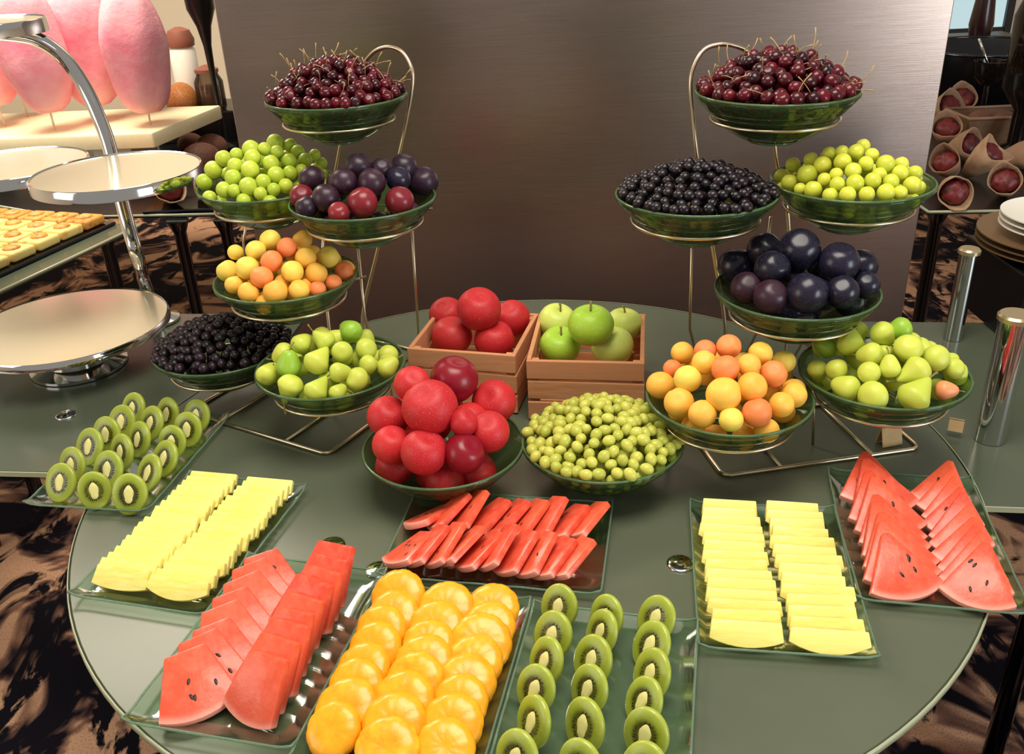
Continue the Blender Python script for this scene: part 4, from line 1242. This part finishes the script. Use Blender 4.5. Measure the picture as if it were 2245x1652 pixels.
# pastry tray
tr_c = q0.lerp(q2, 0.0) + d_ * 0.36 + l_ * 0.35
an = math.atan2(d_.y, d_.x)
trp = thing('pastry_tray', 'flat dark tray under the rows of yellow pastries', 'tray', MB().prism([(-0.34, -0.27), (0.34, -0.27), (0.34, 0.27), (-0.34, 0.27)], 0, 0.012).data('pastry_tray', 'darkchrome', bevel=0.004), (tr_c.x, tr_c.y, 0.751), (0, 0, an))
def pastry_mesh(mat):
    mb = MB().prism([(-0.049, -0.045), (0.049, -0.045), (0.049, 0.045), (-0.049, 0.045)], 0, 0.032)
    return mb.data('pastry', mat, 'auto', bevel=0.010, bseg=3)
PST = [pastry_mesh('pastry'), pastry_mesh('pastry_brown')]
PTOP = fruit_mesh('pastry_topping', 'pastry_brown', 0.028, 0.010, seg=12, rows=6)
RN = ['first', 'second', 'third', 'fourth', 'fifth', 'sixth']
for i in range(6):
    for j in range(5):
        x, y = -0.27 + i * 0.108, -0.205 + j * 0.1025
        g = Vector((tr_c.x, tr_c.y, 0)) + Vector((d_.x * x + l_.x * y, d_.y * x + l_.y * y, 0.764))
        v = 1 if i == 0 or i == 5 else 0
        o = thing('pastry', '%s pastry, %s across in the %s row of the pastry tray' % ('toasted' if v else 'yellow', RN[j], RN[i]), 'pastry', PST[v], g, (0, 0, an + random.uniform(-.05, .05)), 'pastries on the tray')
        obj('pastry_topping', PTOP, o, (random.uniform(-.006, .006), 0, 0.032))

# candy floss stuck in a cream foam board
fz = 0.95
bc = [pz(484, 230, fz), pz(335, 290, fz)]
fbm = MB().prism([(-2.55, 2.25), (-1.39, 2.215), (-1.265, 2.77), (-2.55, 2.82)], fz - 0.06, fz)
fb = thing('foam_board', 'thick cream foam board holding the candy floss sticks', 'board', loc=(-1.9, 2.5, fz))
fbm.v = [v - Vector((-1.9, 2.5, fz)) for v in fbm.v]
obj('board_slab', fbm.data('board_slab', 'foam', 'auto', bevel=0.008), fb)
for x in (-2.3, -1.62):
    obj('support_block', MB().box((x + 1.9, 0, -0.06 - 0.07), (0.16, 0.3, 0.138)).data('support_block', 'cup', bevel=0.006), fb)
def candy_mesh(seed_):
    rnd = random.Random(seed_)
    a1, a2, a3 = rnd.uniform(0, 6), rnd.uniform(0, 6), rnd.uniform(0, 6)
    vs_, fs_ = [], []
    rows, seg = 18, 28
    for i in range(rows + 1):
        t = i / rows
        z = 0.46 * t
        r = 0.122 * (math.sin(PI * min(1, max(0, t * 0.97 + 0.015))) ** 0.28)
        for k in range(seg):
            ph = 2 * PI * k / seg
            w_ = 1 + 0.05 * math.sin(3 * ph + a1 + 3 * t) + 0.04 * math.sin(5 * ph + a2 - 5 * t) + 0.04 * math.sin(9 * t + a3)
            vs_.append((r * w_ * math.cos(ph), r * w_ * math.sin(ph), z))
    for i in range(rows):
        for k in range(seg):
            fs_.append((i * seg + k, i * seg + (k + 1) % seg, (i + 1) * seg + (k + 1) % seg, (i + 1) * seg + k))
    fs_.append(tuple(reversed(range(seg)))); fs_.append(tuple(rows * seg + k for k in range(seg)))
    return MB().add(vs_, fs_).data('floss', 'candy', True)
STK = MB().tube([(0, 0, 0), (0, 0, 0.22)], 0.0045, 8).data('stick', 'stick', True)
for i, (px_, Y, zb, tilt, lab) in enumerate([(-10, 2.50, 1.04, -.08, 'pink candy floss leaning left, leftmost on the foam board'), (98, 2.36, 1.03, .0, 'pink candy floss second from left on the foam board'),
        (205, 2.53, 1.02, -.0, 'pink candy floss third from left on the foam board'), (314, 2.38, 1.01, .02, 'pink candy floss rightmost on the foam board'), (45, 2.70, 1.06, 0.0, 'pink candy floss in the back left of the foam board'), (300, 2.68, 1.06, 0.03, 'pink candy floss in the back right of the foam board')]):
    X = py_(px_, 200, Y).x
    t = thing('candy_floss', lab, 'candy floss', loc=(X, Y, fz - 0.015), rot=(0, tilt, 0), group='candy floss on the foam board')
    obj('floss', candy_mesh(i), t, (0, 0, zb - fz + 0.012))
    obj('stick', STK, t)
# bread, jars and a dark vase at the back
def loaf(name, label, P, s, mat, rz=0.0, grp='loaves of bread'):
    me = fruit_mesh('loaf', mat, 1, 1, 0.0, 0, seg=20, rows=12)
    for v in me.vertices:
        if v.co.z < -0.45: v.co.z = -0.45
    o = thing(name, label, 'bread', me, (P[0], P[1], P[2] + 0.45 * s[2]), (0, 0, rz), grp)
    o.scale = s
    return o
def on_table(x, y, Y=None, z=0.75):
    p_ = pz(x, y, z)
    return (p_.x, p_.y, z)
q = py_(398, 215, 2.95)
rs1 = thing('display_riser', 'dark riser box under the bread behind the foam board', 'box', MB().box((0, 0, 0), (0.5, 0.34, 0.14)).data('display_riser', 'black', bevel=0.006), (-1.40, 3.12, 0.821))
loaf('bread_loaf', 'golden brown bread loaf behind the foam board', (q.x - 0.015, 3.00, 0.891), (0.075, 0.12, 0.09), 'bread', 0.3)
p = py_(458, 185, 3.0)
jr = thing('candy_jar', 'glass jar of amber sweets beside the panel', 'jar', loc=(p.x, 3.0, 0.891))
obj('jar_body', MB().lathe([(0, 0.002), (0.06, 0.002), (0.066, 0.02), (0.066, 0.13), (0.05, 0.16), (0.05, 0.17), (0.047, 0.17), (0.047, 0.158), (0.062, 0.128), (0.062, 0.02), (0, 0.008)], 28).data('jar_body', 'jar', 'auto'), jr)
obj('sweets', MB().lathe([(0, 0.012), (0.058, 0.014), (0.059, 0.10), (0.03, 0.112), (0, 0.108)], 24).data('sweets', 'amber', 'auto'), jr)
obj('lid', MB().lathe([(0, 0.17), (0.054, 0.17), (0.054, 0.185), (0.02, 0.2), (0, 0.205)], 24).data('lid', 'mauve', 'auto'), jr)
p = py_(402, 125, 3.15)
cn = thing('ceramic_canister', 'white canister with brown lid behind the bread loaf', 'canister', loc=(p.x, 3.15, 0.891))
hc = p.z + 0.05 - 0.891
obj('body', MB().lathe([(0, 0.0), (0.055, 0.0), (0.062, 0.02), (0.062, hc - 0.02), (0.05, hc), (0, hc)], 28).data('body', 'cup', 'auto'), cn)
obj('lid', MB().lathe([(0, hc), (0.062, hc), (0.066, hc + 0.03), (0.05, hc + 0.07), (0.015, hc + 0.085), (0, hc + 0.085)], 28).data('lid', 'mauve', 'auto'), cn)
p = py_(462, 140, 2.80)
vz = 0.75
tv = thing('trumpet_vase', 'black trumpet vase flaring upward beside the panel edge', 'vase', loc=(p.x, 2.80, vz))
hv = 0.66
obj('vase_body', MB().lathe([(0, 0.0), (0.05, 0.0), (0.05, 0.012), (0.014, 0.03), (0.012, 0.30), (0.018, 0.45), (0.032, 0.53), (0.06, 0.60), (0.068, 0.78), (0.063, 0.78), (0.055, 0.61), (0.012, 0.5), (0, 0.5)], 28).data('vase_body', 'black', 'auto'), tv)
p = pz(410, 310, 0.80)
loaf('bread_loaf', 'orange-brown bread roll under the foam board corner', (p.x + 0.02, 2.10, 0.751), (0.10, 0.10, 0.10), 'bread', 0.2)
for (x, y, s, lab) in ((462, 312, .06, 'dark rye roll nearest the panel edge on the bread table'), (470, 262, .05, 'small dark rye roll behind the others by the panel edge'), (440, 340, .07, 'dark rye roll behind the green plums on the left')):
    p = pz(x, y, 0.80)
    loaf('rye_roll', lab, (min(p.x, -1.0), min(max(p.y, 2.08), 2.82), 0.751), (s * 1.2, s, s), 'darkbread', 0.5, 'rye rolls')
# rolled flatbread wraps with red filling
def wrap_meshes():
    rnd = random.Random(4)
    prof_o = [(0.012, -0.06), (0.026, -0.03), (0.038, 0.01), (0.044, 0.05)]
    prof_i = [(0.041, 0.05), (0.034, 0.01), (0.018, -0.03), (0.0, -0.04)]
    mb = MB().lathe([(0, -0.062)] + prof_o + prof_i, 22)
    mb.v = [Vector((v.x * (1 + 0.10 * math.sin(2 * math.atan2(v.y, v.x)) + 0.04 * math.sin(7 * math.atan2(v.y, v.x))), v.y, v.z + 0.012 * math.sin(2 * math.atan2(v.y, v.x) + 1) * (v.z > 0.02))) for v in mb.v]
    a = mb.data('wrap', 'wrap', True)
    f = fruit_mesh('filling', 'filling', 0.033, 0.022, seg=16, rows=10)
    for v in f.vertices:
        v.co *= 1 + rnd.uniform(-.12, .12)
    return a, f
WR, WF = wrap_meshes()
def wrapt(P, d, s, label, grp):
    R = Vector(d).normalized().to_track_quat('Z', 'X').to_matrix()
    pts = [R @ Vector((0.044 * math.cos(a) * (0.3 if z < 0 else 1), 0.044 * math.sin(a) * (0.3 if z < 0 else 1), z)) * s for a in (0, 1, 2, 3, 4, 5, 6) for z in (-0.06, 0.055)]
    h_ = -min(q.z for q in pts)
    o = thing('flatbread_wrap', label, 'wrap', WR, (P[0], P[1], P[2] + h_), R, grp)
    o.scale = (s, s, s)
    obj('filling', WF, o, (0, 0, 0.028))
wt = thing('wrap_tray', 'dark tray under the flatbread wrap left of the plum bowl', 'tray', MB().box((0, 0, 0), (0.34, 0.18, 0.012)).data('wrap_tray', 'darkchrome', bevel=0.004), (-1.15, 1.86, 0.757))
wrapt((-1.24, 1.85, 0.764), (0.4, -0.7, 0.35), 1.3, 'flatbread wrap with red filling on the tray beside the tiered stand', 'wraps on the left')
wrapt((-1.11, 1.87, 0.764), (0.5, -0.6, 0.4), 1.2, 'flatbread wrap with red filling nearest the green plum bowl', 'wraps on the left')

# ------------------------------------------------------------------ buffet behind on the right
buffet_table('buffet_table', 'black buffet table carrying flatbread wraps behind the panel', [(1.36, 1.40), (2.6, 1.28), (2.75, 3.7), (1.36, 3.75)], 0.75, 'black', legs=[(1.42, 1.46), (2.5, 1.4), (2.6, 3.2), (1.45, 3.2)])
gr = 'wraps on the right buffet'
for (x, y, Y, s, d, lab) in [(2085, 425, 1.46, 1.25, (-0.2, -1, 0.15), 'flatbread wrap facing forward, nearest the right green plum bowl'), (2200, 418, 1.50, 1.2, (-0.5, -0.8, 0.5), 'flatbread wrap leaning left beside the white plates'),
        (2150, 375, 1.72, 1.3, (0.4, -0.5, 0.7), 'flatbread wrap standing in the middle of the right buffet'), (2075, 385, 1.74, 1.2, (-0.6, -0.5, 0.5), 'flatbread wrap tucked behind the panel edge'),
        (2105, 345, 2.0, 1.3, (0.3, -0.8, 0.4), 'flatbread wrap in the second row by the brown basket'), (2068, 320, 2.2, 1.3, (-0.3, -0.7, 0.6), 'flatbread wrap in the third row by the panel edge'),
        (2228, 365, 1.85, 1.3, (0.5, -0.6, 0.3), 'flatbread wrap at the far right behind the plates'), (2062, 270, 2.6, 1.5, (0.2, -0.8, 0.5), 'flatbread wrap at the back by the panel edge'), (2100, 250, 2.75, 1.4, (-0.2, -0.8, 0.6), 'flatbread wrap at the very back left of the basket')]:
    p = py_(x, y, Y)
    wrapt((p.x, Y, 0.751), d, s, lab, gr)
p = pz(2160, 282, 0.80)
bk = thing('bread_basket', 'brown rectangular basket on the right buffet', 'basket', loc=(p.x + 0.03, p.y, 0.751))
bm_ = MB().add([(-.12, -.08, 0), (.12, -.08, 0), (.12, .08, 0), (-.12, .08, 0), (-.16, -.11, .11), (.16, -.11, .11), (.16, .11, .11), (-.16, .11, .11), (-.15, -.10, .11), (.15, -.10, .11), (.15, .10, .11), (-.15, .10, .11), (-.11, -.07, .012), (.11, -.07, .012), (.11, .07, .012), (-.11, .07, .012)],
    [(3, 2, 1, 0), (0, 1, 5, 4), (1, 2, 6, 5), (2, 3, 7, 6), (3, 0, 4, 7), (4, 5, 9, 8), (5, 6, 10, 9), (6, 7, 11, 10), (7, 4, 8, 11), (8, 9, 13, 12), (9, 10, 14, 13), (10, 11, 15, 14), (11, 8, 12, 15), (12, 13, 14, 15)])
obj('basket_body', bm_.data('basket_body', plain('brown_basket', (112, 84, 62), 0.6, 0, 0.3, 0.15, 40)), bk)
obj('basket_rim', MB().tube([(-.155, -.105, .112), (.155, -.105, .112), (.155, .105, .112), (-.155, .105, .112)], 0.008, 8, True).data('basket_rim', plain('light_basket_rim', (140, 108, 82), 0.6), True), bk)
for k, (dx, dy, lab) in enumerate(((0.0, 0.02, 'dark bread roll lying left in the brown basket'), (0.08, -0.02, 'dark bread roll lying right in the brown basket'))):
    loaf('rye_roll', lab, (bk.location.x - 0.05 + dx, bk.location.y + dy, 0.80), (0.055, 0.05, 0.05), 'darkbread', 0.4, 'rolls in the basket')
# dark chafing bowl, jars and vase at the back right
cb = thing('black_cauldron', 'large black lacquer bowl at the back of the right buffet', 'bowl', loc=(2.30, 3.02, 0.751))
obj('bowl_body', MB().lathe([(0, 0), (0.16, 0), (0.17, 0.02), (0.30, 0.14), (0.34, 0.26), (0.33, 0.265), (0.28, 0.15), (0.15, 0.04), (0, 0.03)], 48).data('bowl_body', 'black', 'auto'), cb)
obj('bowl_rim', MB().ring((0, 0, 0.262), 0.335, 0.008, 48).data('bowl_rim', 'darkchrome', True), cb)
rb = thing('display_riser', 'black riser box behind the black bowl on the right', 'box', MB().box((0, 0, 0), (0.9, 0.3, 0.24)).data('display_riser', 'black', bevel=0.006), (2.25, 3.55, 0.871))
p = py_(2150, 60, 3.52)
dv = thing('slender_vase', 'slender dark maroon vase beside the bright window', 'vase', loc=(p.x, 3.52, 0.992))
obj('vase_body', MB().lathe([(0, 0), (0.05, 0), (0.06, 0.06), (0.045, 0.20), (0.03, 0.30), (0.05, 0.5), (0.06, 0.62), (0.055, 0.62), (0.02, 0.3), (0, 0.2)], 28).data('vase_body', plain('maroon_glaze', (44, 18, 20), 0.25), 'auto'), dv)
p = py_(2170, 155, 2.5)
gb = thing('glass_sauce_bowl', 'small glass bowl with a steel spoon on the right buffet', 'bowl', loc=(p.x, 2.5, 0.751))
hb = p.z - 0.751
obj('stem_foot', MB().lathe([(0, 0), (0.05, 0), (0.05, 0.008), (0.012, 0.02), (0.01, hb - 0.06), (0, hb - 0.06)], 24).data('stem_foot', 'smoke', 'auto'), gb)
obj('bowl_body', MB().lathe([(0, hb - 0.06), (0.03, hb - 0.055), (0.06, hb - 0.02), (0.068, hb + 0.04), (0.064, hb + 0.04), (0.055, hb - 0.018), (0, hb - 0.05)], 28).data('bowl_body', 'smoke', 'auto'), gb)
sq = thing('serving_spoon', 'steel serving spoon resting in the small glass bowl', 'spoon', loc=(p.x, 2.5, p.z - 0.03))
obj('spoon_handle', MB().tube([(0.02, 0, 0), (-0.02, 0, 0.07), (-0.07, 0, 0.16)], 0.005, 8).data('spoon_handle', 'chrome', True), sq)
obj('spoon_bowl', fruit_mesh('spoon_bowl', 'chrome', 0.02, 0.012, seg=14, rows=8), sq, (0.025, 0, -0.008))
p = py_(2240, 190, 2.1)
aj = thing('apothecary_jar', 'tall smoked glass jar at the right edge of the buffet', 'jar', loc=(p.x + 0.02, 2.1, 0.751))
obj('jar_body', MB().lathe([(0, 0.0), (0.07, 0), (0.07, 0.01), (0.03, 0.03), (0.03, 0.16), (0.085, 0.24), (0.09, 0.50), (0.07, 0.56), (0.066, 0.56), (0.085, 0.49), (0.08, 0.25), (0, 0.2)], 32).data('jar_body', 'smoke', 'auto'), aj)
obj('lid', MB().lathe([(0.075, 0.56), (0.08, 0.575), (0.04, 0.61), (0.012, 0.62), (0.02, 0.65), (0, 0.665)], 28).data('lid', 'smoke', 'auto'), aj)

# ------------------------------------------------------------------ chrome posts, riser and plates on the right side table
sz = 0.737
def post(label, bx, by, tx, ty, r):
    b = pz(bx, by, sz)
    d = ray(tx, ty)
    # height at which the sight line through the top pixel passes over the base
    t = ((b.y - CAM.y) * d.y + (b.x - CAM.x) * d.x) / (d.x * d.x + d.y * d.y)
    h_ = CAM.z + d.z * t - sz
    o = thing('chrome_post', label, 'post', loc=(b.x, b.y, sz), group='chrome posts on the right table')
    obj('tube', MB().lathe([(0, 0.001), (r, 0.001), (r, h_ - 0.008), (0, h_ - 0.008)], 32).data('tube', 'chrome', 'auto'), o)
    obj('cap', MB().lathe([(0, h_ - 0.008), (r + 0.004, h_ - 0.008), (r + 0.004, h_), (r, h_ + 0.004), (0, h_ + 0.005)], 32).data('cap', plain('brass_cap', (210, 190, 150), 0.25, 0.8), 'auto'), o)
    return o
post('thick chrome post standing nearest the right picture edge', 2168, 962, 2222, 690, 0.028)
post('chrome post with pale cap standing behind the pear bowl', 2088, 742, 2106, 545, 0.020)
pcx = pz(2335, 505, sz + 0.225)
pr = thing('plate_riser', 'black box riser under the stack of plates', 'box', MB().box((0, 0, 0), (0.30, 0.30, 0.17)).data('plate_riser', 'black', bevel=0.005), (pcx.x, pcx.y, sz + 0.088))
pc = Vector((pcx.x, pcx.y, sz + 0.174))
def plate_round(R, h_, name, mat):
    return MB().lathe([(0, 0.001), (R * 0.6, 0.001), (R * 0.66, 0.004), (R, h_), (R, h_ + 0.003), (R * 0.66, 0.008), (0, 0.006)], 56).data(name, mat, 'auto')
ch = plate_round(0.185, 0.018, 'charger_plate', 'goldrim')
wp = plate_round(0.142, 0.018, 'dinner_plate', 'cup')
for k in range(3):
    thing('charger_plate', '%s bronze charger plate in the stack on the black riser' % ('lowest', 'middle', 'uppermost')[k], 'plate', ch, pc + Vector((0, 0, 0.001 + k * 0.0135)), (0, 0, k), 'charger plates')
for k in range(3):
    thing('dinner_plate', '%s white plate in the pile upon the bronze chargers' % ('lowest', 'middle', 'uppermost')[k], 'plate', wp, pc + Vector((0, 0, 0.046 + k * 0.013)), (0, 0, k), 'white plates')

# ------------------------------------------------------------------ small tan cards under the right stand's pear bowl
CARD = plain('tan_card', (190, 158, 112), 0.7, 0, 0.2, 0.06, 60)
for (x, y, a, w_, h_, lab) in ((1948, 972, 0.25, 0.042, 0.036, 'small tan card propped beneath the right pear bowl'), (2094, 942, -0.5, 0.026, 0.022, 'tiny tan card beside the right stand under the pear bowl')):
    p = pz(x, y, TZ)
    t = thing('tan_card', lab, 'card', loc=(p.x, p.y, TZ + 0.001), rot=(0, 0, a), group='tan cards')
    obj('front_leaf', MB().box((0, -0.006, h_ / 2), (w_, 0.0016, h_), Matrix.Rotation(-0.3, 3, 'X')).data('front_leaf', CARD), t)
    obj('back_leaf', MB().box((0, 0.006, h_ / 2), (w_, 0.0016, h_), Matrix.Rotation(0.3, 3, 'X')).data('back_leaf', CARD), t)
